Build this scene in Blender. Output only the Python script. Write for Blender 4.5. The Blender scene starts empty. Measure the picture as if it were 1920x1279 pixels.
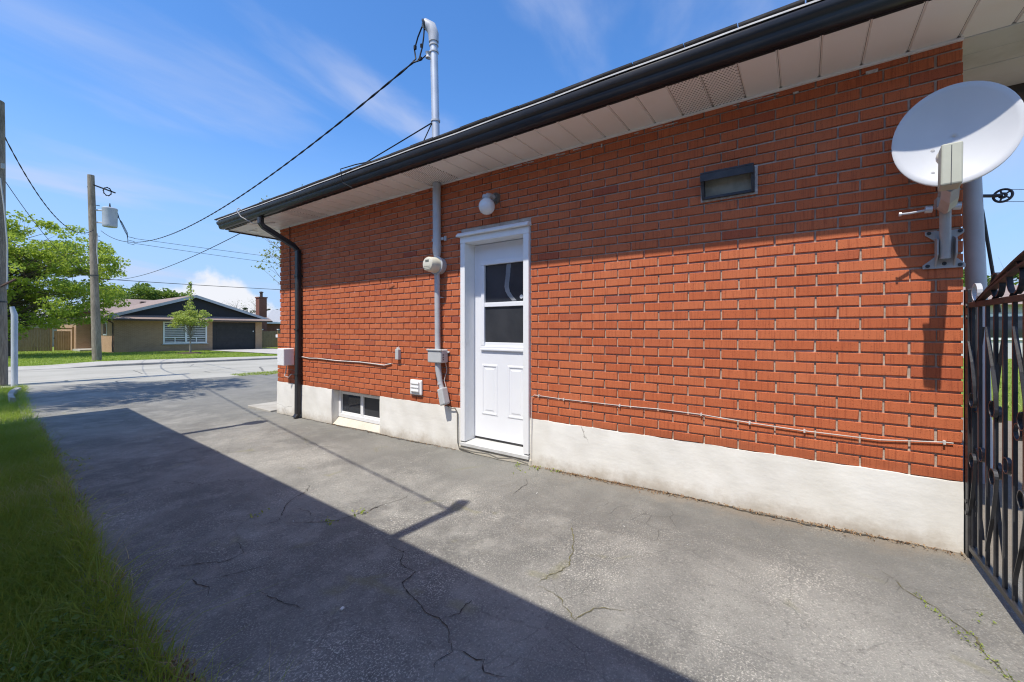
import bpy, math, random
import numpy as np
from mathutils import Vector, Matrix
R = math.radians
scn = bpy.context.scene
COL = scn.collection
# ------------------------------------------------------------------ camera
cd = bpy.data.cameras.new('camera'); cam = bpy.data.objects.new('camera', cd); COL.objects.link(cam)
cd.sensor_width = 36; cd.lens = 36*778/1920; cd.shift_y = -22.5/1920; cd.clip_start = .05; cd.clip_end = 3000
cam.location = (0, 0, 1.22); cam.rotation_euler = (R(90), 0, -math.atan2(1104, 778))
scn.camera = cam
# ------------------------------------------------------------------ light
SUN = Vector((1, -.06, -1.88)).normalized()
ld = bpy.data.lights.new('sun', 'SUN'); ld.energy = 2.5; ld.angle = R(.53); ld.color = (1, .945, .85)
sun = bpy.data.objects.new('sun', ld); COL.objects.link(sun); sun.location = (-20, 0, 40)
sun.rotation_euler = SUN.to_track_quat('-Z', 'Y').to_euler()
scn.view_settings.view_transform = 'Standard'; scn.view_settings.look = 'None'
scn.view_settings.exposure = 1.09; scn.view_settings.gamma = 1
scn.cycles.diffuse_bounces = 8; scn.cycles.max_bounces = 12; scn.cycles.filter_width = 1.15
wd = bpy.data.worlds.new('World'); scn.world = wd; wd.use_nodes = True
CLX, CLY = 1.75, 1.0
def build_world():
    nt = wd.node_tree; N = nt.nodes; L = nt.links; N.clear()
    def n(t, **k):
        q = N.new(t)
        for a, b in k.items(): setattr(q, a, b)
        return q
    def math_(op, a, b=None, c=None, clamp=False):
        q = n('ShaderNodeMath', operation=op, use_clamp=clamp)
        for i, v in enumerate((a, b, c)):
            if v is None: continue
            if isinstance(v, (int, float)): q.inputs[i].default_value = v
            else: L.new(v, q.inputs[i])
        return q.outputs[0]
    def smooth(v, a, b):
        q = n('ShaderNodeMapRange', interpolation_type='SMOOTHSTEP'); L.new(v, q.inputs[0])
        q.inputs[1].default_value = a; q.inputs[2].default_value = b; return q.outputs[0]
    def dot(vec, d):
        q = n('ShaderNodeVectorMath', operation='DOT_PRODUCT'); L.new(vec, q.inputs[0]); q.inputs[1].default_value = d; return q.outputs['Value']
    sky = n('ShaderNodeTexSky', sky_type='NISHITA'); sky.sun_disc = False
    sky.sun_elevation = math.asin(-SUN.z); sky.sun_rotation = math.atan2(-SUN.x, -SUN.y)
    sky.air_density = 1.0; sky.dust_density = .6; sky.ozone_density = 3.0; sky.altitude = 100
    tc = n('ShaderNodeTexCoord'); D = tc.outputs['Generated']
    sp = n('ShaderNodeSeparateXYZ'); L.new(D, sp.inputs[0]); Z = sp.outputs['Z']
    # thin high cloud: streaky noise on a plane overhead
    den = math_('ADD', math_('MAXIMUM', Z, 0.0), .22)
    cx = math_('DIVIDE', sp.outputs['X'], den); cy = math_('DIVIDE', sp.outputs['Y'], den)
    cb = n('ShaderNodeCombineXYZ'); L.new(cx, cb.inputs[0]); L.new(cy, cb.inputs[1])
    mp = n('ShaderNodeMapping'); L.new(cb.outputs[0], mp.inputs[0]); mp.inputs['Rotation'].default_value = (0, 0, R(-38)); mp.inputs['Scale'].default_value = (.55, 1.5, 1); mp.inputs['Location'].default_value = (CLX, CLY, 0)
    nz = n('ShaderNodeTexNoise'); L.new(mp.outputs[0], nz.inputs['Vector']); nz.inputs['Scale'].default_value = 1.5; nz.inputs['Detail'].default_value = 7; nz.inputs['Roughness'].default_value = .52; nz.inputs['Distortion'].default_value = .5
    cirrus = math_('MULTIPLY', smooth(nz.outputs[0], .47, .77), .60)
    # cumulus bank low over the street
    nz2 = n('ShaderNodeTexNoise'); L.new(D, nz2.inputs['Vector']); nz2.inputs['Scale'].default_value = 9; nz2.inputs['Detail'].default_value = 8; nz2.inputs['Roughness'].default_value = .58
    d0 = Vector((.4028, 1.1646, 0)).normalized(); r0 = Vector((d0.y, -d0.x, 0))
    a = dot(D, tuple(r0)); up = Z
    wob = math_('MULTIPLY', math_('SUBTRACT', nz2.outputs[0], .5), .23)
    # top edge of the bank as a function of the bearing
    top = math_('SUBTRACT', .124, math_('MULTIPLY', math_('ABSOLUTE', math_('ADD', a, .01)), .50))
    body = smooth(math_('ADD', math_('SUBTRACT', top, up), math_('MULTIPLY', wob, .55)), 0.0, .022)
    side = smooth(math_('ADD', math_('SUBTRACT', .17, math_('ABSOLUTE', math_('SUBTRACT', a, .03))), wob), 0, .05)
    fade = smooth(dot(D, tuple(d0)), .5, .8)
    cum = math_('MULTIPLY', math_('MULTIPLY', body, side), math_('MULTIPLY', fade, .92))
    haze = math_('MULTIPLY', smooth(math_('SUBTRACT', .44, Z), 0, .42), .85)
    def mix(f, c1, col):
        q = n('ShaderNodeMix', data_type='RGBA'); L.new(f, q.inputs[0]); L.new(c1, q.inputs[6]); q.inputs[7].default_value = (*col, 1); return q.outputs[2]
    hs = n('ShaderNodeHueSaturation'); hs.inputs['Hue'].default_value = .505; hs.inputs['Saturation'].default_value = 1.26; hs.inputs['Value'].default_value = .78; L.new(sky.outputs[0], hs.inputs['Color'])
    c = mix(haze, hs.outputs[0], (1.15, 1.75, 2.9))
    c = mix(cirrus, c, (2.0, 2.2, 2.85))
    c = mix(cum, c, (2.9, 2.92, 3.05))
    bg = n('ShaderNodeBackground'); L.new(c, bg.inputs[0]); bg.inputs[1].default_value = .15
    out = n('ShaderNodeOutputWorld'); L.new(bg.outputs[0], out.inputs[0])
build_world()
# ------------------------------------------------------------------ helpers
def ss(a, b, t):
    t = max(0, min(1, (t-a)/(b-a))); return t*t*(3-2*t)
def terr(x, y):
    yy = max(-30, min(y, 60))
    g = -.0155*yy if yy < 8 else -.124-.0087*(yy-8)
    return g-.015*ss(8, 26, y)*(max(-25, min(x, 45))-3.2)
def root(name, label, cat, loc=(0, 0, 0), group=None):
    o = bpy.data.objects.new(name, None); COL.objects.link(o); o.location = loc; o.empty_display_size = .2
    o['label'] = label; o['category'] = cat
    if group: o['group'] = group
    return o
def tag(o, label, cat, group=None):
    o['label'] = label; o['category'] = cat
    if group: o['group'] = group
    return o
def kind(o, k, label=None):
    o['kind'] = k
    if label: o['label'] = label
    return o
def wloc(o):
    v = Vector(o.location)
    while o.parent: o = o.parent; v += Vector(o.location)
    return v
class MB:
    def __init__(s): s.v = []; s.f = []
    def add(s, v, f):
        b = len(s.v); s.v += [tuple(p) for p in v]; s.f += [tuple(i+b for i in q) for q in f]; return s
    def box(s, x0, x1, y0, y1, z0, z1):
        return s.add([(x0,y0,z0),(x1,y0,z0),(x1,y1,z0),(x0,y1,z0),(x0,y0,z1),(x1,y0,z1),(x1,y1,z1),(x0,y1,z1)],
            [(0,3,2,1),(4,5,6,7),(0,1,5,4),(1,2,6,5),(2,3,7,6),(3,0,4,7)])
    def obox(s, c, u, v, w):
        c, u, v, w = map(Vector, (c, u, v, w)); P = []
        for k in (-1, 1):
            for a, b in ((-1,-1),(1,-1),(1,1),(-1,1)): P.append(c+u*a+v*b+w*k)
        return s.add(P, [(0,3,2,1),(4,5,6,7),(0,1,5,4),(1,2,6,5),(2,3,7,6),(3,0,4,7)])
    def prism(s, pts, d):
        """pts: planar polygon of 3-D points, extruded by vector d"""
        n = len(pts); d = Vector(d); P = [Vector(p) for p in pts]; Q = [p+d for p in P]
        return s.add(P+Q, [tuple(range(n))[::-1], tuple(range(n, 2*n))]+[(i, (i+1) % n, n+(i+1) % n, n+i) for i in range(n)])
    def tube(s, pts, r, n=8, caps=True):
        P = [Vector(p) for p in pts]
        rr = list(r) if hasattr(r, '__len__') else [r]*len(P)
        T = [(P[min(i+1, len(P)-1)]-P[max(i-1, 0)]).normalized() for i in range(len(P))]
        a = Vector((0, 0, 1)) if abs(T[0].z) < .9 else Vector((1, 0, 0))
        U = T[0].cross(a).normalized(); V = []; F = []
        for i, p in enumerate(P):
            U = (U-T[i]*U.dot(T[i])).normalized(); W = T[i].cross(U)
            for k in range(n):
                t = 2*math.pi*k/n; V.append(p+(U*math.cos(t)+W*math.sin(t))*rr[i])
        for i in range(len(P)-1):
            for k in range(n): F.append((i*n+k, i*n+(k+1) % n, (i+1)*n+(k+1) % n, (i+1)*n+k))
        if caps: F.append(tuple(range(n))[::-1]); F.append(tuple(range((len(P)-1)*n, len(P)*n)))
        return s.add(V, F)
    def lathe(s, o, ax, prof, n=20, ref=None):
        """prof: list of (distance along ax, radius)"""
        o = Vector(o); ax = Vector(ax).normalized(); a = Vector(ref) if ref else (Vector((0, 0, 1)) if abs(ax.z) < .9 else Vector((1, 0, 0)))
        U = ax.cross(a).normalized(); W = ax.cross(U); V = []; F = []
        for d, r in prof:
            for k in range(n):
                t = 2*math.pi*k/n; V.append(o+ax*d+(U*math.cos(t)+W*math.sin(t))*r)
        for i in range(len(prof)-1):
            for k in range(n): F.append((i*n+k, i*n+(k+1) % n, (i+1)*n+(k+1) % n, (i+1)*n+k))
        F.append(tuple(range(n))[::-1]); F.append(tuple(range((len(prof)-1)*n, len(prof)*n)))
        return s.add(V, F)
    def flat(s, pts, w, t, wdir=(0, 1, 0)):
        """flat bar swept along points; w across along wdir, t in plane"""
        P = [Vector(p) for p in pts]; wd_ = Vector(wdir); V = []; F = []
        for i, p in enumerate(P):
            T = (P[min(i+1, len(P)-1)]-P[max(i-1, 0)]).normalized(); n_ = T.cross(wd_).normalized()
            for a, b in ((-1,-1),(1,-1),(1,1),(-1,1)): V.append(p+wd_*a*w/2+n_*b*t/2)
        for i in range(len(P)-1):
            for k in range(4): F.append((i*4+k, i*4+(k+1) % 4, i*4+4+(k+1) % 4, i*4+4+k))
        F += [(3, 2, 1, 0), tuple(len(V)-4+k for k in range(4))]
        return s.add(V, F)
    def build(s, name, mat, parent=None, smooth=False, bevel=0, segs=2, angle=40):
        me = bpy.data.meshes.new(name)
        off = wloc(parent) if parent else Vector((0, 0, 0))
        me.from_pydata([(p[0]-off.x, p[1]-off.y, p[2]-off.z) for p in s.v], [], s.f); me.update()
        import bmesh
        bm = bmesh.new(); bm.from_mesh(me); bmesh.ops.recalc_face_normals(bm, faces=bm.faces); bm.to_mesh(me); bm.free()
        o = bpy.data.objects.new(name, me); COL.objects.link(o); me.materials.append(mat)
        if parent: o.parent = parent
        if smooth:
            for p in me.polygons: p.use_smooth = True
            try: me.set_sharp_from_angle(angle=R(angle))
            except Exception: pass
        if bevel:
            m = o.modifiers.new('bevel', 'BEVEL'); m.width = bevel; m.segments = segs; m.limit_method = 'ANGLE'; m.angle_limit = R(35)
        return o
def npmesh(name, V, F, mat, parent=None, attr=None, smooth=False):
    """V (n,3) array, F (m,k) array of equal polygons; attr = per-vertex float 'lc'"""
    off = wloc(parent) if parent else Vector((0, 0, 0))
    me = bpy.data.meshes.new(name); V = np.asarray(V, np.float32)-np.array(off[:], np.float32); F = np.asarray(F, np.int32); k = F.shape[1]
    me.vertices.add(len(V)); me.vertices.foreach_set('co', V.ravel())
    me.loops.add(F.size); me.loops.foreach_set('vertex_index', F.ravel())
    me.polygons.add(len(F)); me.polygons.foreach_set('loop_start', np.arange(0, F.size, k, dtype=np.int32))
    me.polygons.foreach_set('use_smooth', np.full(len(F), bool(smooth)))
    me.update(calc_edges=True); me.validate()
    if attr is not None:
        a = me.attributes.new('lc', 'FLOAT', 'POINT'); a.data.foreach_set('value', np.asarray(attr, np.float32))
    me.materials.append(mat); o = bpy.data.objects.new(name, me); COL.objects.link(o)
    if parent: o.parent = parent
    return o
# ------------------------------------------------------------------ materials
class NT:
    def __init__(s, name):
        s.m = bpy.data.materials.new(name); s.m.use_nodes = True; s.nt = s.m.node_tree; s.nt.nodes.clear()
        s.out = s.n('ShaderNodeOutputMaterial'); s.pos = s.n('ShaderNodeNewGeometry').outputs['Position']
    def n(s, t, **k):
        q = s.nt.nodes.new(t)
        for a, b in k.items(): setattr(q, a, b)
        return q
    def set(s, sock, v):
        if v is None: return
        if hasattr(v, 'is_linked') or hasattr(v, 'links'): s.nt.links.new(v, sock)
        elif isinstance(v, (tuple, list)) and sock.type == 'RGBA' and len(v) == 3: sock.default_value = (*v, 1)
        else: sock.default_value = v
    def math(s, op, a, b=None, c=None, clamp=False):
        q = s.n('ShaderNodeMath', operation=op, use_clamp=clamp)
        for i, v in enumerate((a, b, c)): s.set(q.inputs[i], v)
        return q.outputs[0]
    def noise(s, scale, detail=5, rough=.55, vec=None, dist=0, out=0):
        q = s.n('ShaderNodeTexNoise'); s.set(q.inputs['Vector'], vec or s.pos)
        q.inputs['Scale'].default_value = scale; q.inputs['Detail'].default_value = detail; q.inputs['Roughness'].default_value = rough; q.inputs['Distortion'].default_value = dist
        return q.outputs[out]
    def map(s, sc=(1, 1, 1), rot=(0, 0, 0), loc=(0, 0, 0), vec=None):
        q = s.n('ShaderNodeMapping'); s.set(q.inputs[0], vec or s.pos); q.inputs['Scale'].default_value = sc; q.inputs['Rotation'].default_value = rot; q.inputs['Location'].default_value = loc
        return q.outputs[0]
    def ramp(s, v, a, b, lo=0., hi=1.):
        q = s.n('ShaderNodeMapRange', interpolation_type='SMOOTHSTEP'); s.set(q.inputs[0], v)
        for i, x in enumerate((a, b, lo, hi)): q.inputs[i+1].default_value = x
        return q.outputs[0]
    def mix(s, f, a, b, blend='MIX'):
        q = s.n('ShaderNodeMix', data_type='RGBA', blend_type=blend); s.set(q.inputs[0], f); s.set(q.inputs[6], a); s.set(q.inputs[7], b); return q.outputs[2]
    def sep(s, v=None):
        q = s.n('ShaderNodeSeparateXYZ'); s.set(q.inputs[0], v or s.pos); return q.outputs
    def attr(s, name): return s.n('ShaderNodeAttribute', attribute_name=name)
    def bump(s, h, strength=.3, dist=.01, normal=None):
        q = s.n('ShaderNodeBump'); s.set(q.inputs['Height'], h); q.inputs['Strength'].default_value = strength; q.inputs['Distance'].default_value = dist
        if normal: s.set(q.inputs['Normal'], normal)
        return q.outputs[0]
    def done(s, col, rough=.8, metal=0, spec=.3, normal=None, **kw):
        p = s.n('ShaderNodeBsdfPrincipled'); s.set(p.inputs['Base Color'], col); s.set(p.inputs['Roughness'], rough); s.set(p.inputs['Metallic'], metal); s.set(p.inputs['Specular IOR Level'], spec)
        if normal: s.set(p.inputs['Normal'], normal)
        for k, v in kw.items(): s.set(p.inputs[k.replace('_', ' ')], v)
        s.nt.links.new(p.outputs[0], s.out.inputs[0]); return s.m
def simple(name, c1, c2=None, scale=6, rough=.6, metal=0, spec=.3, bump=0, bscale=60, sc=(1, 1, 1), detail=6, lo=.35, hi=.65):
    t = NT(name); vec = t.map(sc)
    col = c1
    if c2: col = t.mix(t.ramp(t.noise(scale, detail, .6, vec), lo, hi), c1, c2)
    nrm = t.bump(t.noise(bscale, 4, .6, vec), bump, .004) if bump else None
    return t.done(col, rough, metal, spec, nrm)
def m_brick(name, src):
    t = NT(name)
    if src == 'obj': rnd = t.n('ShaderNodeObjectInfo').outputs['Color']; v = t.sep(rnd)[0]; v2 = t.sep(rnd)[1]
    else: v = t.attr('lc').outputs['Fac']; v2 = t.math('FRACT', t.math('MULTIPLY', v, 7.31))
    base = t.mix(v, (.485, .125, .051), (.555, .160, .068))
    base = t.mix(t.ramp(v2, .96, .998), base, (.36, .09, .05))
    # dragged-clay ribs and grit
    ribs = t.noise(1, 2, .5, t.map((90, 135, 5)))
    base = t.mix(t.math('MULTIPLY', t.ramp(ribs, .48, .70), .52), base, (.27, .062, .03))
    grit = t.noise(190, 2, .5)
    base = t.mix(t.math('MULTIPLY', t.ramp(grit, .62, .72), .75), base, (.06, .018, .012))
    base = t.mix(t.math('MULTIPLY', t.ramp(t.noise(2.3, 5), .45, .75), .28), base, (.60, .21, .10))
    stain = t.math('MULTIPLY', t.ramp(t.noise(1.1, 6, .65, t.map((1, 1, .45), loc=(2, 4, 1))), .52, .72), .22)
    base = t.mix(stain, base, (.30, .085, .045))
    chalk = t.math('MULTIPLY', t.ramp(t.noise(26, 6, .7), .66, .82), .5)
    base = t.mix(chalk, base, (.55, .35, .27))
    z = t.sep()[2]
    grime = t.math('MULTIPLY', t.ramp(t.math('ADD', z, t.math('MULTIPLY', t.noise(6), .12)), .56, .46), .30)
    base = t.mix(grime, base, (.12, .045, .028))
    h = t.math('ADD', ribs, t.math('MULTIPLY', grit, .5))
    return t.done(base, .88, 0, .18, t.bump(h, .5, .004))
def m_mortar():
    t = NT('mortar'); c = t.mix(t.ramp(t.noise(14, 6, .7), .3, .7), (.40, .325, .265), (.56, .475, .395))
    return t.done(c, .95, 0, .1, t.bump(t.noise(160, 3), .5, .004))
def m_stucco():
    t = NT('painted_parging')
    c = t.mix(t.ramp(t.noise(3, 7, .6), .35, .7), (.73, .705, .645), (.81, .79, .74))
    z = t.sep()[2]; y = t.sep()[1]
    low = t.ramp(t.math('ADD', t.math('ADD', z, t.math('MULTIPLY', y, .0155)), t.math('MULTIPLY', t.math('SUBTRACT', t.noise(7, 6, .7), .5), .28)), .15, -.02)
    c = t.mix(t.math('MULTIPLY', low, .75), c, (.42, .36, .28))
    chip = t.ramp(t.noise(9, 8, .75, t.map((1, 1, 1.6), loc=(3, 1, 2))), .71, .74)
    c = t.mix(t.math('MULTIPLY', chip, .7), c, (.32, .29, .25))
    v = t.n('ShaderNodeTexVoronoi', feature='DISTANCE_TO_EDGE'); t.set(v.inputs['Vector'], t.mix(.12, t.pos, t.noise(3, 5, .6, out=1))); v.inputs['Scale'].default_value = 1.3
    crack = t.math('MULTIPLY', t.ramp(v.outputs['Distance'], .003, .001), t.ramp(t.noise(1.1, 2, vec=t.map(loc=(0, 5, 0))), .58, .66))
    c = t.mix(t.math('MULTIPLY', crack, .75), c, (.22, .2, .17))
    h = t.math('ADD', t.math('MULTIPLY', t.noise(30, 6, .7), .6), t.math('MULTIPLY', t.noise(5, 3, vec=t.map((1, 1, 2.4))), 1.6))
    return t.done(c, .85, 0, .2, t.bump(h, .16, .012))
def m_asphalt():
    t = NT('weathered_asphalt')
    big = t.noise(.75, 6, .62, dist=.4); med = t.noise(5, 6, .65); fine = t.noise(120, 3, .7); fine2 = t.noise(48, 3, .7, t.map(loc=(4, 2, 0)))
    c = t.mix(t.ramp(big, .38, .66), (.165, .160, .145), (.275, .266, .238))
    c = t.mix(t.math('MULTIPLY', t.ramp(med, .42, .72), .5), c, (.375, .362, .32))
    # exposed pale aggregate, in worn patches
    worn = t.ramp(t.noise(1.5, 7, .7, t.map(loc=(7, 3, 0))), .46, .68)
    spk = t.math('MULTIPLY', t.ramp(fine, .50, .66), t.math('ADD', t.math('MULTIPLY', worn, .75), .32))
    c = t.mix(spk, c, (.62, .585, .51))
    c = t.mix(t.math('MULTIPLY', t.ramp(fine2, .54, .70), .38), c, (.075, .073, .074))
    # rusty tan dust stains
    c = t.mix(t.math('MULTIPLY', t.ramp(t.noise(.9, 5, .6, t.map(loc=(1, 9, 0))), .60, .76), .32), c, (.30, .235, .17))
    # hairline crazing
    vec = t.mix(.09, t.pos, t.noise(2.2, 6, .65, out=1))
    v = t.n('ShaderNodeTexVoronoi', feature='DISTANCE_TO_EDGE'); t.set(v.inputs['Vector'], vec); v.inputs['Scale'].default_value = 1.9
    v2 = t.n('ShaderNodeTexVoronoi', feature='DISTANCE_TO_EDGE'); t.set(v2.inputs['Vector'], vec); v2.inputs['Scale'].default_value = 6.5
    mk = t.ramp(t.noise(.8, 4, .6, t.map(loc=(2, 5, 0))), .46, .60)
    hair = t.math('MULTIPLY', t.ramp(v.outputs['Distance'], .007, .002), t.math('MULTIPLY', mk, .15))
    hair2 = t.math('MULTIPLY', t.ramp(v2.outputs['Distance'], .012, .003), t.math('MULTIPLY', t.ramp(t.noise(1.1, 4, .6, t.map(loc=(8, 5, 0))), .56, .68), .35))
    moss = t.math('MULTIPLY', t.ramp(v.outputs['Distance'], .045, .010), t.ramp(t.noise(2.6, 4, .6), .55, .66))
    c = t.mix(t.math('MULTIPLY', moss, .38), c, (.26, .245, .12))
    c = t.mix(t.math('MAXIMUM', hair, hair2), c, (.035, .033, .032))
    x, y, z = t.sep()[0:3]
    # smoother resealed strip beside the wall
    seal = t.ramp(t.math('ADD', x, t.math('MULTIPLY', t.math('SUBTRACT', t.noise(1.3, 5, .6), .5), 1.5)), 2.25, 2.75)
    c = t.mix(t.math('MULTIPLY', seal, .55), c, (.176, .172, .156))
    c = t.mix(t.math('MULTIPLY', t.ramp(t.noise(.55, 3, .5, t.map(loc=(3, 8, 0))), .56, .70), .30), c, (.122, .119, .109))
    # dust along the foundation
    edge = t.math('MULTIPLY', t.ramp(t.math('ADD', x, t.math('MULTIPLY', t.math('SUBTRACT', t.noise(4, 6, .7), .5), .5)), 2.95, 3.2), t.ramp(y, 2.2, 1.2))
    c = t.mix(t.math('MULTIPLY', edge, .45), c, (.27, .205, .14))
    h = t.math('ADD', t.math('ADD', fine, fine2), t.math('MULTIPLY', med, 1.5)); h = t.math('SUBTRACT', h, t.math('MULTIPLY', t.math('MAXIMUM', hair, hair2), 2.0))
    return t.done(c, .9, 0, .2, t.bump(h, .8, .008))
def m_road():
    t = NT('road_surface')
    c = t.mix(t.ramp(t.noise(.5, 6, .6), .35, .65), (.335, .318, .268), (.40, .38, .325))
    c = t.mix(t.math('MULTIPLY', t.ramp(t.noise(60, 3, .7), .5, .7), .3), c, (.46, .44, .40))
    vec = t.mix(.05, t.pos, t.noise(.9, 6, .65, out=1))
    v = t.n('ShaderNodeTexVoronoi', feature='DISTANCE_TO_EDGE'); t.set(v.inputs['Vector'], vec); v.inputs['Scale'].default_value = .32
    c = t.mix(t.math('MULTIPLY', t.ramp(v.outputs['Distance'], .008, .003), .7), c, (.08, .078, .075))
    return t.done(c, .92, 0, .2, t.bump(t.noise(90, 3), .3, .004))
def m_concrete(name='concrete', a=(.36, .335, .29), b=(.45, .43, .385)):
    t = NT(name); c = t.mix(t.ramp(t.noise(2.5, 7, .65), .35, .68), a, b)
    c = t.mix(t.math('MULTIPLY', t.ramp(t.noise(90, 3), .56, .7), .4), c, (.22, .205, .18))
    return t.done(c, .9, 0, .2, t.bump(t.noise(70, 4), .3, .004))
def m_lawn():
    t = NT('lawn_soil')
    c = t.mix(t.ramp(t.noise(.7, 6, .65), .35, .65), (.16, .22, .04), (.22, .29, .06))
    c = t.mix(t.math('MULTIPLY', t.ramp(t.noise(9, 6, .7), .48, .72), .6), c, (.21, .24, .07))
    c = t.mix(t.math('MULTIPLY', t.ramp(t.noise(40, 4, .7), .52, .72), .6), c, (.03, .045, .012))
    return t.done(c, .95, 0, .1, t.bump(t.noise(45, 5, .7), .8, .03))
def m_leaf(name, c1, c2, trans=.35, c3=None):
    t = NT(name); v = t.attr('lc').outputs['Fac']
    c = t.mix(v, c1, c2)
    if c3: c = t.mix(t.ramp(v, .86, .97), c, c3)
    d = t.n('ShaderNodeBsdfPrincipled'); t.set(d.inputs['Base Color'], c); d.inputs['Roughness'].default_value = .55; d.inputs['Specular IOR Level'].default_value = .25
    tr = t.n('ShaderNodeBsdfTranslucent'); t.set(tr.inputs[0], t.mix(.5, c, (c2[0]*1.3, c2[1]*1.3, c2[2]*.6)))
    mx = t.n('ShaderNodeMixShader'); mx.inputs[0].default_value = trans
    t.nt.links.new(d.outputs[0], mx.inputs[1]); t.nt.links.new(tr.outputs[0], mx.inputs[2]); t.nt.links.new(mx.outputs[0], t.out.inputs[0])
    return t.m
def m_bark(name, a, b, st=.6):
    t = NT(name); vec = t.map((9, 9, 1.1)); f = t.noise(4, 7, .7, vec)
    c = t.mix(t.ramp(f, .35, .68), a, b)
    c = t.mix(t.math('MULTIPLY', t.ramp(t.noise(1.2, 4), .5, .7), .4), c, tuple(q*.55 for q in a))
    return t.done(c, .92, 0, .15, t.bump(f, st, .03))
def m_shingle(name, a, b):
    t = NT(name); c = t.mix(t.ramp(t.noise(5, 6, .7, t.map((1, 1, 6))), .3, .7), a, b)
    c = t.mix(t.math('MULTIPLY', t.ramp(t.noise(70, 3), .55, .7), .4), c, tuple(q*.5 for q in a))
    return t.done(c, .95, 0, .15, t.bump(t.noise(60, 4), .5, .006))
def m_farbrick(name, a, b, mort):
    t = NT(name); x, y, z = t.sep()[0:3]
    cb = t.n('ShaderNodeCombineXYZ'); t.set(cb.inputs[0], t.math('ADD', x, y)); t.set(cb.inputs[1], z)
    br = t.n('ShaderNodeTexBrick'); t.set(br.inputs['Vector'], cb.outputs[0]); br.inputs['Scale'].default_value = 1; br.inputs['Brick Width'].default_value = .22; br.inputs['Row Height'].default_value = .072; br.inputs['Mortar Size'].default_value = .007
    br.inputs['Color1'].default_value = (*a, 1); br.inputs['Color2'].default_value = (*b, 1); br.inputs['Mortar'].default_value = (*mort, 1)
    c = t.mix(t.math('MULTIPLY', t.ramp(t.noise(1.5, 5), .4, .7), .25), br.outputs[0], tuple(q*.6 for q in a))
    return t.done(c, .9, 0, .15, t.bump(br.outputs['Fac'], -.4, .006))
def m_siding(name, a, b):
    t = NT(name); z = t.sep()[2]; f = t.math('FRACT', t.math('MULTIPLY', z, 6.5))
    c = t.mix(t.ramp(f, .04, .0), a, b); return t.done(c, .6, 0, .3, t.bump(f, .4, .02))
def m_perf():
    t = NT('perforated_soffit_panel'); x, y, z = t.sep()[0:3]
    fx = t.math('SUBTRACT', t.math('FRACT', t.math('MULTIPLY', x, 52.)), .5)
    row = t.math('FLOOR', t.math('MULTIPLY', x, 52.)); fy = t.math('SUBTRACT', t.math('FRACT', t.math('ADD', t.math('MULTIPLY', y, 46.), t.math('MULTIPLY', row, .5))), .5)
    d = t.math('ADD', t.math('MULTIPLY', fx, fx), t.math('MULTIPLY', fy, fy)); hole = t.ramp(d, .075, .045)
    c = t.mix(hole, (.87, .82, .77), (.14, .12, .105)); return t.done(c, .45, 0, .35, t.bump(hole, -.4, .003))
def m_chain():
    t = NT('chain'); return t.done((.5, .5, .5), .4, .8)
def m_glass(name, col=(.02, .023, .03), rough=.04):
    t = NT(name)
    c = t.mix(t.ramp(t.noise(2.2, 5), .4, .7), col, tuple(q*1.7 for q in col))
    return t.done(c, rough, 0, .6)
BR_O = m_brick('red_brick', 'obj'); BR_M = m_brick('red_brick_field', 'mesh'); MORT = m_mortar(); STUC = m_stucco(); ASPH = m_asphalt(); ROAD = m_road(); CONC = m_concrete()
LAWN = m_lawn()
GRASS = m_leaf('grass_blades', (.20, .28, .045), (.38, .46, .09), .46, (.50, .46, .22))
GRASSF = m_leaf('far_grass', (.23, .32, .045), (.36, .45, .08), .32, (.42, .44, .15))
WHITE = simple('white_paint', (.80, .80, .80), (.69, .69, .67), 7, .45, lo=.5, hi=.85, bump=.05, bscale=40)
DOORW = simple('white_door_paint', (.80, .81, .83), (.77, .78, .81), 2, .38)
SOFF = simple('soffit_panel', (.88, .84, .79), (.86, .81, .75), 2.5, .45)
SOFFD = simple('weathered_ceiling_board', (.66, .65, .58), (.46, .45, .37), 2.2, .6, lo=.45, hi=.8)
GUT = simple('dark_bronze_gutter', (.018, .017, .020), (.028, .026, .027), 3, .40, spec=.4)
FASC = simple('drip_edge', (.62, .60, .56), (.5, .48, .45), 9, .5)
SHIN = m_shingle('black_shingle', (.045, .043, .045), (.075, .070, .068))
GALV = simple('grey_painted_conduit', (.44, .45, .47), (.50, .51, .53), 6, .45, spec=.4, bump=.1)
MASTM = simple('galvanised_mast', (.60, .61, .63), (.52, .53, .55), 5, .42, metal=.35, spec=.4)
GREYBOX = simple('grey_plastic', (.50, .51, .51), (.46, .47, .47), 5, .5)
CREAM = simple('aged_cream_plastic', (.66, .63, .52), (.58, .55, .44), 5, .35)
LNBM = simple('khaki_plastic', (.44, .44, .35), (.40, .40, .32), 5, .5)
DISHM = simple('dish_enamel', (.60, .605, .61), (.57, .575, .585), 3, .45, spec=.35)
DISHB = simple('dish_bracket_paint', (.44, .43, .42), (.38, .37, .36), 6, .45)
BLACK = simple('black_iron_paint', (.022, .022, .025), (.042, .041, .043), 7, .38, spec=.5, bump=.15, bscale=90)
RUST = simple('rusty_iron', (.10, .055, .040), (.045, .035, .032), 9, .7, bump=.2)
CABLE = simple('white_cable', (.62, .58, .54), (.5, .46, .42), 8, .6)
WIRE = simple('black_wire', (.012, .012, .014), None, rough=.6)
VENTM = simple('charcoal_vent', (.040, .042, .048), (.065, .066, .070), 9, .5)
VENTIN = simple('vent_flap', (.30, .275, .21), (.20, .185, .145), 9, .7)
GLASS = m_glass('dark_glass'); SCREEN = simple('window_screen', (.030, .032, .037), (.045, .047, .052), 3, .35, spec=.4)
PANEREFL = simple('pale_reflection', (.30, .31, .33), (.2, .21, .23), 4, .8)  # pale tone of the reflection painted on the door's upper pane
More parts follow.
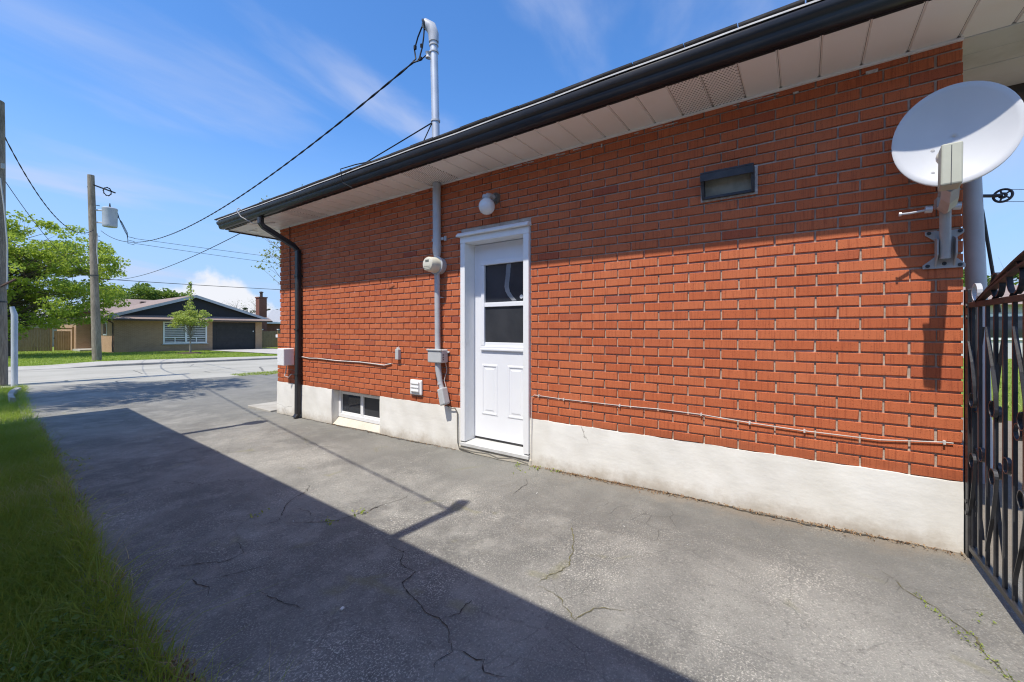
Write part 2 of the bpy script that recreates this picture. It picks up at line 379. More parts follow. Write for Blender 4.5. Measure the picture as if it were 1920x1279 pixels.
POLEW = m_bark('weathered_pole_wood', (.20, .165, .13), (.35, .295, .235), .6)
BARK = m_bark('bark', (.085, .068, .052), (.17, .14, .11)); BARKP = m_bark('pale_bark', (.20, .175, .145), (.32, .29, .25))
LF_MAPLE = m_leaf('maple_leaves', (.19, .27, .04), (.40, .49, .095), .5)
LF_SAP = m_leaf('sapling_leaves', (.27, .33, .075), (.46, .52, .16), .45)
LF_HEDGE = m_leaf('far_leaves', (.10, .16, .03), (.21, .30, .06), .35)
LF_DARK = m_leaf('evergreen_leaves', (.018, .032, .012), (.040, .065, .02), .15)
LF_PALE = m_leaf('spring_leaves', (.16, .20, .06), (.30, .34, .13), .4)
TANB = m_farbrick('tan_brick', (.44, .275, .165), (.38, .23, .135), (.48, .35, .24)); REDB = m_farbrick('far_red_brick', (.20, .075, .05), (.17, .06, .042), (.25, .18, .14))
BROOF = m_shingle('brown_shingle', (.25, .19, .165), (.31, .245, .215)); GROOF = m_shingle('grey_shingle', (.33, .335, .34), (.42, .425, .43))
DSIDE = m_siding('charcoal_siding', (.022, .024, .032), (.010, .010, .014)); WSIDE = m_siding('white_siding', (.55, .545, .53), (.30, .30, .29))
GARD = simple('charcoal_garage_door', (.028, .027, .027), (.036, .034, .034), 3, .5)
BRTRIM = simple('brown_trim', (.09, .065, .05), (.07, .05, .04), 5, .5); LTRIM = simple('pale_grey_trim', (.48, .49, .52), (.42, .43, .46), 5, .5)
BLIND = simple('white_blind', (.62, .62, .62), (.55, .55, .56), 5, .7)
FENCE = m_bark('cedar_fence', (.24, .165, .095), (.34, .245, .15), .3); FENCE2 = m_bark('new_cedar', (.36, .21, .105), (.44, .27, .145), .3)
MULCH = simple('dark_mulch', (.04, .028, .02), (.08, .055, .04), 30, .95, bump=.8); LITTER = simple('dead_leaf_litter', (.23, .115, .055), (.34, .25, .15), 40, .9)
CRACK = simple('crack_fill', (.045, .042, .038), (.085, .075, .06), 25, .95); CRACKM = simple('mossy_crack', (.17, .155, .075), (.11, .10, .06), 18, .95)
PEBBLE = simple('white_chip', (.70, .69, .66), None, rough=.8)
OPAL = simple('opal_glass', (.72, .72, .73), (.76, .76, .77), 4, .18, spec=.5)
PVC = simple('grey_pvc', (.48, .50, .53), (.55, .57, .60), 4, .45)
SMEAR = simple('paint_smear', (.60, .57, .53), (.42, .37, .34), 40, .8)
PERF = m_perf()
rng = np.random.default_rng(7); random.seed(11)
# ------------------------------------------------------------------ ground, driveway, road
def sheet(name, xs, ys, mat, off=0., keep=None, rough=0.):
    xs = np.asarray(xs, float); ys = np.asarray(ys, float); nx, ny = len(xs), len(ys)
    V = np.array([(x, y, terr(x, y)+off+(rough*math.sin(3.1*x+1.7*y)*math.sin(2.3*y-.8*x) if rough else 0)) for y in ys for x in xs])
    F = [(j*nx+i, j*nx+i+1, (j+1)*nx+i+1, (j+1)*nx+i) for j in range(ny-1) for i in range(nx-1)]
    o = npmesh(name, V, F, mat, smooth=True); o['kind'] = 'structure'; return o
def strip(name, ys, xl, xr, nx, mat, off):
    V = []; 
    for y in ys:
        a, b = xl(y), xr(y)
        for i in range(nx+1):
            x = a+(b-a)*i/nx; V.append((x, y, terr(x, y)+off))
    F = [(j*(nx+1)+i, j*(nx+1)+i+1, (j+1)*(nx+1)+i+1, (j+1)*(nx+1)+i) for j in range(len(ys)-1) for i in range(nx)]
    o = npmesh(name, V, F, mat, smooth=True); o['kind'] = 'structure'; return o
def rd(*segs):
    out = []
    for a, b, n in segs: out += list(np.linspace(a, b, n, endpoint=False))
    return out+[segs[-1][1]]
sheet('ground', rd((-900, -60, 8), (-60, -6, 12), (-6, 24, 60), (24, 80, 14), (80, 900, 8)), rd((-900, -60, 6), (-60, -4, 14), (-4, 46, 100), (46, 80, 17), (80, 1500, 8)), LAWN, -.02)
GE = [(-4, .46), (1.2, .47), (1.86, .48), (2.31, .49), (3.13, .52), (4.36, .61), (6.58, .76), (10.63, 1.0), (12.9, 1.16), (15.3, 1.4), (20, 1.7)]
def gedge(y):
    for (a, b), (c, d) in zip(GE, GE[1:]):
        if y <= c: return b+(d-b)*max(0, (y-a)/(c-a))
    return GE[-1][1]
def near_edge(x): # front edge of the driveway against the road
    return float(np.interp(x, [-60, 1.0, 1.4, 3.45, 6.26, 12, 70], [15.6, 15.5, 15.34, 14.19, 13.38, 13.3, 13.3]))
# the driveway: narrow beside the house, wide in front of it
def drive_x1(y): return 3.30 if y < 6.9 else 6.0
ys = rd((-14, -.72, 20), (-.72, 6.72, 30)); strip('driveway', ys, lambda y: gedge(y)-.10+.02*math.sin(9*y), lambda y: 3.24 if y > -.7 else 8.0, 12, ASPH, .012)
def apron():
    V = []; F = []; nx, ny = 26, 24
    for i in range(nx+1):
        for j in range(ny+1):
            f = i/nx; t = j/ny; y0 = 6.72
            xl0 = gedge(8); x = .72+(7.6-.72)*f
            y1 = near_edge(x)+.05; y = y0+(y1-y0)*t
            x = max(x, gedge(y)-.08); V.append((x, y, terr(x, y)+.012))
    for i in range(nx):
        for j in range(ny):
            a = i*(ny+1)+j; F.append((a, a+ny+1, a+ny+2, a+1))
    o = npmesh('driveway_apron', V, F, ASPH, smooth=True); o['kind'] = 'structure'
apron()
def road():
    xs = rd((-120, -6, 20), (-6, 30, 60), (30, 140, 20)); V = []; F = []; ny = 10
    for x in xs:
        for j in range(ny+1):
            y = near_edge(x)-.02+(22.42-near_edge(x)+.02)*j/ny; V.append((x, y, terr(x, y)+.004))
    for i in range(len(xs)-1):
        for j in range(ny):
            a = i*(ny+1)+j; F.append((a, a+ny+1, a+ny+2, a+1))
    o = npmesh('road', V, F, ROAD, smooth=True); o['kind'] = 'structure'
road()
def kerb():
    # kerb that drops away to the left, and the flush walk behind it
    xs = rd((-60, 1, 20), (1, 14, 60), (14, 90, 30)); V = []; F = []
    for x in xs:
        h = .012+.085*ss(2.6, 4.6, x)
        z0, z1 = terr(x, 22.4), terr(x, 22.6)
        V += [(x, 22.40, z0-.1), (x, 22.405, z0+h*.85), (x, 22.44, z0+h), (x, 22.62, z1+h), (x, 22.63, z1-.1)]
    for i in range(len(xs)-1):
        for k in range(4): a = i*5+k; F.append((a, a+5, a+6, a+1))
    o = npmesh('kerb', V, F, m_concrete('kerb_concrete', (.30, .28, .25), (.40, .38, .34))); o['kind'] = 'structure'
    V = []; F = []
    for x in xs:
        h = .008+.085*ss(2.6, 4.6, x)
        for y in (22.61, 23.4, float(np.interp(x, [-60, 2.2, 6, 11.4, 90], [25.2, 25.3, 25.3, 24.4, 24.3]))): V.append((x, y, terr(x, y)+h))
    for i in range(len(xs)-1):
        for k in range(2): a = i*3+k; F.append((a, a+3, a+4, a+1))
    o = npmesh('pavement', V, F, CONC); o['kind'] = 'structure'
kerb()
# garage driveway across the street
strip('far_driveway', rd((22.7, 41, 14)), lambda y: 13.6+.2*math.sin(y)*.3-(.8 if y < 26 else 0)*(26-y)/3, lambda y: 18.6+(1.5*(26-y)/3 if y < 26 else 0), 6, m_concrete('far_concrete', (.40, .37, .33), (.48, .45, .41)), .03)
# patio beyond the gate, near kerb stub by the lawn
mb = MB(); pts = []
for i in range(9):
    t = i/8; y = 12.1+2.2*t; x = .93+.26*t**2; pts.append((x, y))
for (a, b), (c, d) in zip(pts, pts[1:]):
    mb.prism([(a, b, terr(a, b)-.06), (a+.09, b, terr(a, b)-.06), (a+.07, b, terr(a, b)+.085), (a, b, terr(a, b)+.10)], (c-a, d-b, terr(c, d)-terr(a, b)))
o = mb.build('kerb_stub', CONC, smooth=False); o['kind'] = 'structure'
# ---- cracks traced on the asphalt, laid as thin ragged fillings
CR = [[(1.55,2.07),(1.53,1.82),(1.45,1.72),(1.44,1.6),(1.35,1.6),(1.32,1.48),(1.26,1.37),(1.26,1.26),(1.24,1.21),(1.19,1.14),(1.17,1.08),(1.11,1.11),(1.03,1.06)],
[(1.17,1.08),(1.19,.98),(1.16,.93),(1.18,.85)],[(1.26,1.26),(1.34,1.22),(1.43,1.23)],[(1.13,2.78),(1.23,2.82),(1.34,2.8),(1.55,3.06),(1.72,3.15),(1.83,3.29)],
[(1.3,2.76),(1.39,2.65),(1.47,2.55),(1.56,2.47),(1.69,2.44),(1.84,2.43),(2.03,2.4),(2.17,2.46)],[(1.5,2.89),(1.51,2.76),(1.49,2.68)],
[(.7,2.72),(.78,2.68),(.85,2.62),(.93,2.53),(1.03,2.53),(1.06,2.71)],[(.67,2.58),(.74,2.54),(.78,2.48),(.78,2.33),(.74,2.25)],[(.8,2.41),(.93,2.36),(1.06,2.3)],
[(.92,2.12),(.94,2.04),(.95,1.9),(.96,1.82)],[(2.86,1.87),(2.75,1.81),(2.53,1.77)],[(1.44,5.57),(1.61,5.44),(1.77,5.26),(1.76,4.93)],[(1.18,4.36),(1.3,4.02),(1.48,4.0),(1.52,3.77)]]
CL = [[(2.75,-.31),(2.65,-.38),(2.59,-.42),(2.47,-.48),(2.37,-.53),(2.26,-.54),(2.21,-.56),(2.14,-.57)],[(1.67,1.05),(1.79,1.04),(1.92,1.01),(2.36,1.21)],
[(1.69,1.04),(1.68,.9),(1.6,.78),(1.7,.75),(1.76,.62)]]
def cracks(name, lines, mat, w0, seed):
    rs = np.random.default_rng(seed); V = []; F = []
    for ln in lines:
        P = [];
        for (a, b), (c, d) in zip(ln, ln[1:]):
            n = max(2, int(math.hypot(c-a, d-b)/.018))
            for i in range(n): P.append((a+(c-a)*i/n, b+(d-b)*i/n))
        P.append(ln[-1]); P = np.array(P); n = len(P)
        j = np.cumsum(rs.normal(0, .005, (n, 2)), 0); j -= np.linspace(0, 1, n)[:, None]*j[-1]
        P = P+j*.9+rs.normal(0, .0025, (n, 2))
        for i in range(n):
            t = P[min(i+1, n-1)]-P[max(i-1, 0)]; t = t/(np.linalg.norm(t)+1e-9); q = np.array([-t[1], t[0]])
            w = w0*(.25+abs(rs.normal(0, .7)))*min(1, 3*(min(i, n-1-i)+.3)/n*2)
            for sgn in (-1, 1):
                p = P[i]+q*w*sgn*.5; V.append((p[0], p[1], terr(p[0], p[1])+.0155))
        b = len(V)-2*n
        for i in range(n-1): F.append((b+2*i, b+2*i+1, b+2*i+3, b+2*i+2))
    o = npmesh(name, V, F, mat); o['kind'] = 'stuff'; o['label'] = 'cracks in the grey asphalt driveway' if 'moss' not in name else 'mossy cracks in the sunlit asphalt driveway'; o['category'] = 'cracks'
cracks('asphalt_cracks', CR, CRACK, .0048, 3); cracks('mossy_cracks', CL, CRACKM, .006, 4)
# gap where the driveway has shrunk from the foundation
cracks('foundation_gap_cracks', [[(3.187, -.69), (3.182, 0), (3.187, .7), (3.183, 1.4), (3.188, 2.04)], [(3.183, 2.92), (3.186, 3.6), (3.182, 4.2), (3.185, 5.2), (3.183, 6.75)]], CRACK, .022, 9)

# ------------------------------------------------------------------ the brick house
Wx = 3.2; Y0, Y1 = -.694, 6.75; ZF = .402; ZS = 2.776
house = root('brick_house', 'near red brick house with dark gutter, white side door and cream foundation', 'house', (3.2, 3.0, 0))
# mortar bed with the door opening left out
mb = MB()
mb.box(3.212, 3.42, Y0+.006, 2.05, ZF-.01, 2.79); mb.box(3.212, 3.42, 2.90, 6.72, ZF-.01, 1.12); mb.box(3.212, 3.42, 2.90, 6.66, 1.12, 2.79); mb.box(3.212, 3.42, 2.05, 2.90, 2.19, 2.79)
mb.build('mortar', MORT, house)
mb = MB(); mb.box(3.42, 10.8, Y0+.01, Y0+.20, -.3, 2.79); mb.box(3.42, 10.8, 6.5, 6.655, -.3, 2.79); mb.box(10.6, 10.8, Y0+.2, 6.5, -.3, 2.79)
mb.build('outer_wall', m_farbrick('house_side_brick', (.34, .083, .034), (.30, .066, .028), (.40, .33, .27)), house)
# bricks
BH, BL, CM, LM = .0578, .2055, .0684, .2135
meshes = {}
def brick_mesh(L, H, var):
    key = (round(L, 4), round(H, 4), var)
    if key in meshes: return meshes[key]
    rs = random.Random(hash(key) & 0xffff); c = .0022
    # back ring, shoulder ring, face ring (local: x depth, y length, z height)
    def ring(x, i):
        return [(x, i+rs.uniform(0, .0012), i+rs.uniform(0, .001)), (x, L-i-rs.uniform(0, .0012), i+rs.uniform(0, .001)), (x, L-i-rs.uniform(0, .0012), H-i-rs.uniform(0, .001)), (x, i+rs.uniform(0, .0012), H-i-rs.uniform(0, .001))]
    a = ring(.095, 0); b = ring(c+.0006, 0); f = ring(0, c)
    if var == 4:
        k = rs.randrange(4); p = f[k]; sy = 1 if p[1] < L/2 else -1; sz = 1 if p[2] < H/2 else -1
        f[k] = (p[0], p[1]+sy*.0045, p[2]+sz*.0035); q = b[k]; b[k] = (q[0]+.004, q[1]+sy*.0015, q[2]+sz*.001)
    V = a+b+f; F = [(8, 11, 10, 9)]
    for o_ in (0, 4):
        for k in range(4): F.append((o_+k, o_+4+k, o_+4+(k+1) % 4, o_+(k+1) % 4))
    me = bpy.data.meshes.new('brick'); me.from_pydata(V, [], F); me.update()
    import bmesh
    bm = bmesh.new(); bm.from_mesh(me); bmesh.ops.recalc_face_normals(bm, faces=bm.faces); bm.to_mesh(me); bm.free()
    me.materials.append(BR_O); meshes[key] = me; return me
bricks = []
rb = random.Random(5)
for r in range(35):
    z = ZF+r*CM+.001; H = min(BH, ZS-.004-z)
    if H < .02: continue
    yend = 6.75 if z < 1.10 else 6.68
    y = Y0-(LM/2 if r % 2 else 0); jit = rb.uniform(-.004, .004)
    first = True
    while y < yend:
        a, b = max(y, Y0), min(y+BL, yend)
        if b-a > .012:
            segs = [(a, b)]
            if z < 2.185 and b > 2.045 and a < 2.905:
                segs = [s_ for s_ in ((a, min(b, 2.045)), (max(a, 2.905), b)) if s_[1]-s_[0] > .014]
            for s_ in segs: bricks.append((s_[0], s_[1]-s_[0], z, H))
        y += LM
        if first and jit: y += jit; first = False
def bpix(b):
    fy = (b[0]+b[1]/2); F = Vector((.8175, .576)); return -(b[1]/max(.8, (3.2*.8175+fy*.576))**3)
bricks.sort(key=bpix)
V = []; Fc = []; A = []
for i, (y, L, z, H) in enumerate(bricks):
    var = rb.randrange(5); me_ = brick_mesh(L, H, var); dx = rb.uniform(-.0012, .0012); dz = rb.uniform(-.0008, .0008); c1, c2 = rb.random(), rb.random()
    if i < 300:
        o = bpy.data.objects.new('brick', me_); COL.objects.link(o); o.parent = house
        o.location = (3.2+dx-house.location.x, y-house.location.y, z+dz-house.location.z); o.color = (c1, c2, 0, 1)
    else:
        b0 = len(V)
        for v in me_.vertices: V.append((v.co.x+3.2+dx, v.co.y+y, v.co.z+z+dz)); A.append(c1)
        for p in me_.polygons: Fc.append([b0+k for k in p.vertices])
o = npmesh('brick_courses', V, Fc, BR_M, house, attr=A); o['kind'] = 'stuff'
# foundation with window pocket, wavy plastered face
def face_grid(y0, y1, z0f, z1, x, name_seed, nz=9):
    ny = max(2, int((y1-y0)/.05)); V = []; F = []
    for j in range(ny+1):
        y = y0+(y1-y0)*j/ny
        for k in range(nz+1):
            z = z0f(y)+(z1-z0f(y))*k/nz
            w = .004*math.sin(3.3*y+name_seed)+.003*math.sin(9.1*y+5*z)+.002*math.sin(23*y-17*z)
            if k == nz: w += .002
            V.append((x+w, y, z+(.003*math.sin(14*y)+.002*math.sin(41*y) if k == nz else 0)))
    for j in range(ny):
        for k in range(nz): a = j*(nz+1)+k; F.append((a, a+1, a+nz+2, a+nz+1))
    # top lip and ends back into the wall
    b = len(V)
    for j in range(ny+1): p = V[j*(nz+1)+nz]; V.append((x+.06, p[1], p[2]+.004))
    for j in range(ny): F.append((j*(nz+1)+nz, b+j, b+j+1, (j+1)*(nz+1)+nz))
    for j, sgn in ((0, 1), (ny, -1)):
        b = len(V)
        for k in range(nz+1): p = V[j*(nz+1)+k]; V.append((x+.24, p[1], p[2]))
        for k in range(nz): F.append((j*(nz+1)+k, j*(nz+1)+k+1, b+k+1, b+k))
    m = MB(); m.add(V, F); return m
def below(y): return terr(3.2, y)-.15
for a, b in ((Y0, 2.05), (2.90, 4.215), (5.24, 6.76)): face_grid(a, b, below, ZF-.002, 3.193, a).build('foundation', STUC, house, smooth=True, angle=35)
mb = MB(); mb.box(3.235, 3.44, 4.2, 5.25, -.4, -.075); mb.add([(3.190, 4.215, -.085), (3.30, 4.215, .02), (3.30, 5.24, .02), (3.190, 5.24, -.085), (3.190, 4.215, -.3), (3.19, 5.24, -.3)], [(0, 1, 2, 3), (4, 0, 3, 5)])
mb.build('window_well_sill', m_concrete('cream_sill', (.55, .50, .41), (.64, .59, .50)), house)
# basement window
mb = MB()
mb.box(3.29, 3.34, 4.215, 5.24, .355, .402); mb.box(3.29, 3.34, 4.215, 5.24, .020, .070); mb.box(3.29, 3.34, 5.185, 5.24, .07, .355); mb.box(3.29, 3.34, 4.215, 4.27, .07, .355)
w = mb.build('basement_window', WHITE, house, bevel=.004)
mb = MB(); mb.box(3.30, 3.335, 4.70, 4.755, .0705, .3545); mb.box(3.303, 3.332, 4.2705, 4.70, .0705, .095); mb.box(3.303, 3.332, 4.755, 5.1845, .0705, .095); mb.box(3.303, 3.332, 4.2705, 4.70, .335, .3545); mb.box(3.303, 3.332, 4.755, 5.1845, .335, .3545)
mb.build('sash', WHITE, w, bevel=.003)
for a, b in ((4.272, 4.70), (4.757, 5.184)):
    mb = MB(); mb.box(3.322, 3.326, a, b, .0965, .334); mb.build('pane', SCREEN if a < 4.5 else GLASS, w)
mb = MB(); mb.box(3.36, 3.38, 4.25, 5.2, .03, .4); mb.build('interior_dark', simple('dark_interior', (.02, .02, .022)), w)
# side door
mb = MB()
mb.box(3.172, 3.36, 2.825, 2.885, .075, 2.095)      # left jamb and casing
mb.box(3.172, 3.36, 2.052, 2.112, .075, 2.095)
mb.box(3.170, 3.36, 2.050, 2.888, 2.0955, 2.160)
mb.build('door_casing', WHITE, house, bevel=.004)
mb = MB(); mb.prism([(3.135, 2.915, 2.1605), (3.135, 2.915, 2.175), (3.16, 2.915, 2.20), (3.22, 2.915, 2.20), (3.22, 2.915, 2.1605)], (0, -.875, 0)); mb.build('door_head_moulding', WHITE, house, bevel=.003)
door = None
mb = MB(); zb, zt, ya, yb = .105, 2.09, 2.114, 2.823
def ring_box(m, x0, x1, y0, y1, z0, z1, t):
    m.box(x0, x1, y0, y1, z1-t, z1); m.box(x0, x1, y0, y1, z0, z0+t); m.box(x0, x1, y0, y0+t, z0+t, z1-t); m.box(x0, x1, y1-t, y1, z0+t, z1-t)
# slab with a window opening
wy0, wy1, wz0, wz1 = 2.195, 2.70, 1.035, 1.885
mb.box(3.33, 3.372, ya, wy0, zb, zt); mb.box(3.33, 3.372, wy1, yb, zb, zt); mb.box(3.33, 3.372, wy0, wy1, zb, wz0); mb.box(3.33, 3.372, wy0, wy1, wz1, zt)
door = mb.build('door', DOORW, house)
mb = MB(); ring_box(mb, 3.316, 3.345, wy0-.03, wy1+.03, wz0-.03, wz1+.03, .042); mb.box(3.310, 3.34, wy0-.035, wy1+.035, wz0-.035, wz0-.012); mb.build('window_surround', DOORW, door, bevel=.006, segs=3)
mb = MB(); mb.box(3.322, 3.35, wy0+.008, wy1-.008, 1.445, 1.490); mb.build('meeting_rail', DOORW, door, bevel=.004); mb = MB(); mb.box(3.334, 3.35, wy0+.008, wy1-.008, wz0+.012, wz0+.05); mb.build('bottom_rail', DOORW, door, bevel=.004)
mb = MB(); mb.box(3.346, 3.350, wy0+.010, wy1-.010, 1.489, wz1-.011); mb.build('pane', GLASS, door)
mb = MB(); mb.box(3.338, 3.342, wy0+.010, wy1-.010, wz0+.051, 1.444); mb.build('screen_pane', SCREEN, door)
mb = MB()
for k in range(9):
    t = k/8; y = 2.33+.10*math.sin(t*2.6)+.02*math.sin(7*t); z = 1.50+.37*t
    if k: mb.add([(3.3455, py-.028, pz), (3.3455, py+.028, pz), (3.3455, y+.026, z), (3.3455, y-.026, z)], [(0, 1, 2, 3)])
    py, pz = y, z
mb.build('pane_reflection', PANEREFL, door)  # pale strip on the glass front, a reflection put in as colour
def raised(y0, y1, z0, z1):
    m = MB(); x = 3.3296
    def rr(i, d): return [(x+d, y0+i, z0+i), (x+d, y1-i, z0+i), (x+d, y1-i, z1-i), (x+d, y0+i, z1-i)]
    rs = [rr(0, 0), rr(.010, -.006), rr(.020, -.006), rr(.032, .004), rr(.055, -.004)]
    V = sum(rs, []); F = [(16, 17, 18, 19)]
    for k in range(4):
        for j in range(4): F.append((k*4+j, k*4+(j+1) % 4, k*4+4+(j+1) % 4, k*4+4+j))
    m.add(V, F); return m
raised(2.52, 2.725, .34, .86).build('door_panel', DOORW, door); raised(2.195, 2.40, .34, .86).build('door_panel', DOORW, door)
mb = MB(); mb.lathe((3.331, 2.150, .925), (-1, 0, 0), [(0, .024), (.006, .024), (.008, .018), (.008, .0)], 16); mb.build('lock_hole', BLACK, door)
mb = MB(); mb.lathe((3.3445, 2.245, 1.535), (-1, 0, 0), [(0, .020), (.001, .020)], 16); mb.build('sticker', WHITE, door)
mb = MB(); mb.box(3.335, 3.37, 2.114, 2.823, .086, .103); mb.build('door_sweep', BLACK, door)
mb = MB(); mb.prism([(3.165, 2.05, .030), (3.165, 2.05, .062), (3.36, 2.05, .082), (3.36, 2.05, .030)], (0, .835, 0)); mb.build('threshold', simple('aluminium_sill', (.62, .62, .61), (.52, .52, .50), 8, .4), house, bevel=.003)
mb = MB(); mb.box(3.178, 3.40, 2.03, 2.915, -.25, .030); mb.build('door_step', m_concrete('step_concrete', (.50, .46, .38), (.60, .56, .48)), house, bevel=.012)
# corner trim of the front window
mb = MB(); mb.box(3.235, 3.30, 6.662, 6.705, 1.135, 2.70); mb.box(3.20, 3.45, 6.69, 6.815, 1.085, 1.133); mb.build('front_window_trim', WHITE, house, bevel=.004)
mb = MB(); mb.box(3.16, 3.9, 6.90, 7.7, terr(3.4, 7.3)-.1, terr(3.4, 7.3)+.045); mb.build('front_step', CONC, house, bevel=.01)
# soffit panels, one object per panel
PW = .1995
pk = 0; y = -2.66
seam0 = -.474
k0 = int(math.floor((-1.1-seam0)/PW)); k1 = int(math.ceil((6.74-seam0)/PW))
def panel(name, x0, x1, y0, y1, z, mat):
    m = MB(); g = .005
    P = [(y0+.001, z+.010), (y0+g, z+.010), (y0+g+.004, z), (y1-g-.004, z), (y1-g, z+.010), (y1-.001, z+.010)]
    V = [(x, a, b) for x in (x0, x1) for a, b in P]; n = len(P)
    F = [(i, i+1, n+i+1, n+i) for i in range(n-1)]; m.add(V, F); return m.build(name, mat, house)
for k in range(k0, k1):
    a = seam0+k*PW; b = a+PW
    if a > 6.72: continue
    yc = (a+b)/2
    vented = .70 > yc > .32 or 3.32 > yc > 2.93 or 5.7 > yc > 5.3
    panel('soffit_panel', 2.751, 3.205 if yc > Y0-.02 else 3.205, a, min(b, 6.74), ZS, PERF if vented else SOFF)
# backing above the seams and J-channel by the wall
mb = MB(); mb.box(2.752, 3.215, -1.25, 7.50, ZS+.014, ZS+.03); mb.build('soffit_backing', simple('soffit_gap', (.10, .085, .07)), house)
mb = MB(); mb.box(3.186, 3.2, Y0, 6.70, ZS-.016, ZS-.001); mb.build('soffit_channel', SOFF, house)
for k in range(9):      # front overhang panels run the other way
    x0 = 2.772+k*.2; V = []
    m = MB(); m.box(x0+.004, x0+.196, 6.745, 7.42, ZS, ZS+.008); m.build('soffit_panel', SOFF, house)
mb = MB(); mb.lathe((3.02, 7.16, ZS+.004), (0, 0, -1), [(0, .06), (.012, .06), (.016, .045), (.016, 0)], 18); mb.build('soffit_light', simple('bright_lens', (.8, .8, .76), rough=.2), house)
# fascia, gutter, drip edge, roof
mb = MB(); mb.box(2.737, 2.7505, -1.25, 7.44, ZS+.004, 2.925); mb.build('fascia', GUT, house)
mb = MB(); mb.box(2.78, 11.2, 7.42, 7.44, ZS-.02, 2.90); mb.build('front_fascia', GUT, house)
prof = [(2.7355, 2.885), (2.7355, 2.782), (2.692, 2.779), (2.680, 2.783), (2.672, 2.794), (2.664, 2.812), (2.662, 2.830), (2.655, 2.838), (2.640, 2.846), (2.634, 2.862), (2.634, 2.886), (2.640, 2.889), (2.640, 2.880)]
def gutter():
    m = MB(); ysg = [-1.25, 1.65, 7.50]; n = len(prof)
    V = [(x, yy, z+.006*(yy/7)) for yy in ysg for x, z in prof]
    F = [(j*n+i, j*n+i+1, (j+1)*n+i+1, (j+1)*n+i) for j in range(2) for i in range(n-1)]
    F.append(tuple(2*n+i for i in range(n))); m.add(V, F)
    o = m.build('gutter', GUT, house, smooth=True, angle=30)
    md = o.modifiers.new('solid', 'SOLIDIFY'); md.thickness = .0025
    return o
gut = gutter()
mb = MB(); prev = None
for i in range(60):
    y = -1.25+8.75*i/59; dz = .006*(y/7)+.003*math.sin(2.1*y)+.002*math.sin(7*y)
    cur = [(2.6415, y, 2.902+dz), (2.700, y, 2.925+dz), (2.700, y, 2.940+dz), (2.6415, y, 2.912+dz)]
    if prev: mb.add(prev+cur, [(0, 4, 5, 1), (1, 5, 6, 2), (2, 6, 7, 3), (3, 7, 4, 0)])
    prev = cur
mb.build('drip_edge', FASC, house)
mb = MB(); RS = math.tan(R(19)); ez = 2.944; xr = 7.1; rz = ez+RS*(xr-2.69)
mb.add([(2.69, -1.27, ez), (2.69, 7.52, ez), (11.5, 7.52, ez), (11.5, -1.27, ez), (xr, 3.1, rz), (xr, -1.27, rz)], [(0, 1, 4, 5), (1, 2, 4), (2, 3, 5, 4)])
mb.build('roof', SHIN, house)
mb = MB(); mb.box(2.70, 11.5, 7.40, 7.50, 2.90, 2.94); mb.box(2.72, 11.4, -1.25, 7.40, 2.925, 2.935); mb.build('roof_deck', FASC, house)
mb = MB(); y = -1.25
while y < 7.5:      # ragged lower edge of the shingles
    L = rb.uniform(.28, .33); a = rb.uniform(0, .012); h = rb.uniform(.004, .010)
    mb.box(2.672-a, 2.85, y, y+L-.006, 2.948, 2.953+h); y += L
o = mb.build('shingle_edge', SHIN, house)
# porch ceiling behind the corner, with a weathered beam
for k in range(4):
    mb = MB(); mb.box(3.208+k*.2, 3.404+k*.2, -1.24, Y0-.003, ZS-.004+.002*(k % 2), ZS+.012); mb.build('porch_ceiling_board', SOFFD, house, bevel=.004)
mb = MB(); mb.box(4.01, 4.12, -1.24, Y0-.003, ZS-.16, ZS+.01); mb.build('porch_beam', simple('weathered_beam', (.15, .10, .07), (.06, .05, .04), 5, .9, bump=.4), house, bevel=.006)
# smears of old paint under the soffit
rs = random.Random(3); mb = MB()
for k in range(22):
    y = rs.choice([rs.uniform(-.6, .9), rs.uniform(1, 2.7), rs.uniform(3.5, 5.5)]); L = rs.uniform(.01, .09); h = rs.uniform(.003, .009); z = ZS-.022-rs.uniform(0, .012)
    mb.box(3.1955, 3.202, y, y+L, z-h, z)
for y, z, L, h in ((-.35, 2.735, .055, .018), (.03, 2.73, .03, .012), (1.35, 2.735, .012, .03)): mb.box(3.195, 3.202, y, y+L, z-h, z)
o = mb.build('paint_smears', SMEAR, house); o['kind'] = 'stuff'
# downspout
mb = MB(); hw, hd = .043, .032
path = [(2.712, 6.20, 2.775), (2.712, 6.20, 2.700), (2.740, 6.19, 2.655), (3.10, 6.06, 2.425), (3.150, 6.04, 2.36), (3.155, 6.04, 1.2), (3.150, 6.05, -.02), (3.115, 6.05, -.075)]
def ductv(m, path, hw, hd):
    P = [Vector(p) for p in path]; V = []; F = []; c = [(-1, -.6), (-.7, -1), (.7, -1), (1, -.6), (1, .6), (.7, 1), (-.7, 1), (-1, .6)]; n = 8
    for i, p in enumerate(P):
        T = (P[min(i+1, len(P)-1)]-P[max(i-1, 0)]).normalized(); U = Vector((0, 1, 0)); U = (U-T*U.dot(T)).normalized(); Wv = T.cross(U)
        for a, b in c: V.append(p+U*a*hw+Wv*b*hd)
    for i in range(len(P)-1):
        for k in range(n): F.append((i*n+k, i*n+(k+1) % n, (i+1)*n+(k+1) % n, (i+1)*n+k))
    F += [tuple(range(n))[::-1], tuple((len(P)-1)*n+k for k in range(n))]; m.add(V, F)
ductv(mb, path, hw, hd); ds = mb.build('downspout', GUT, house)
for z in (1.98, 1.2, .55):
    mb = MB(); mb.box(3.114, 3.199, 5.992, 6.088, z, z+.022); mb.build('bracket', GUT, ds)
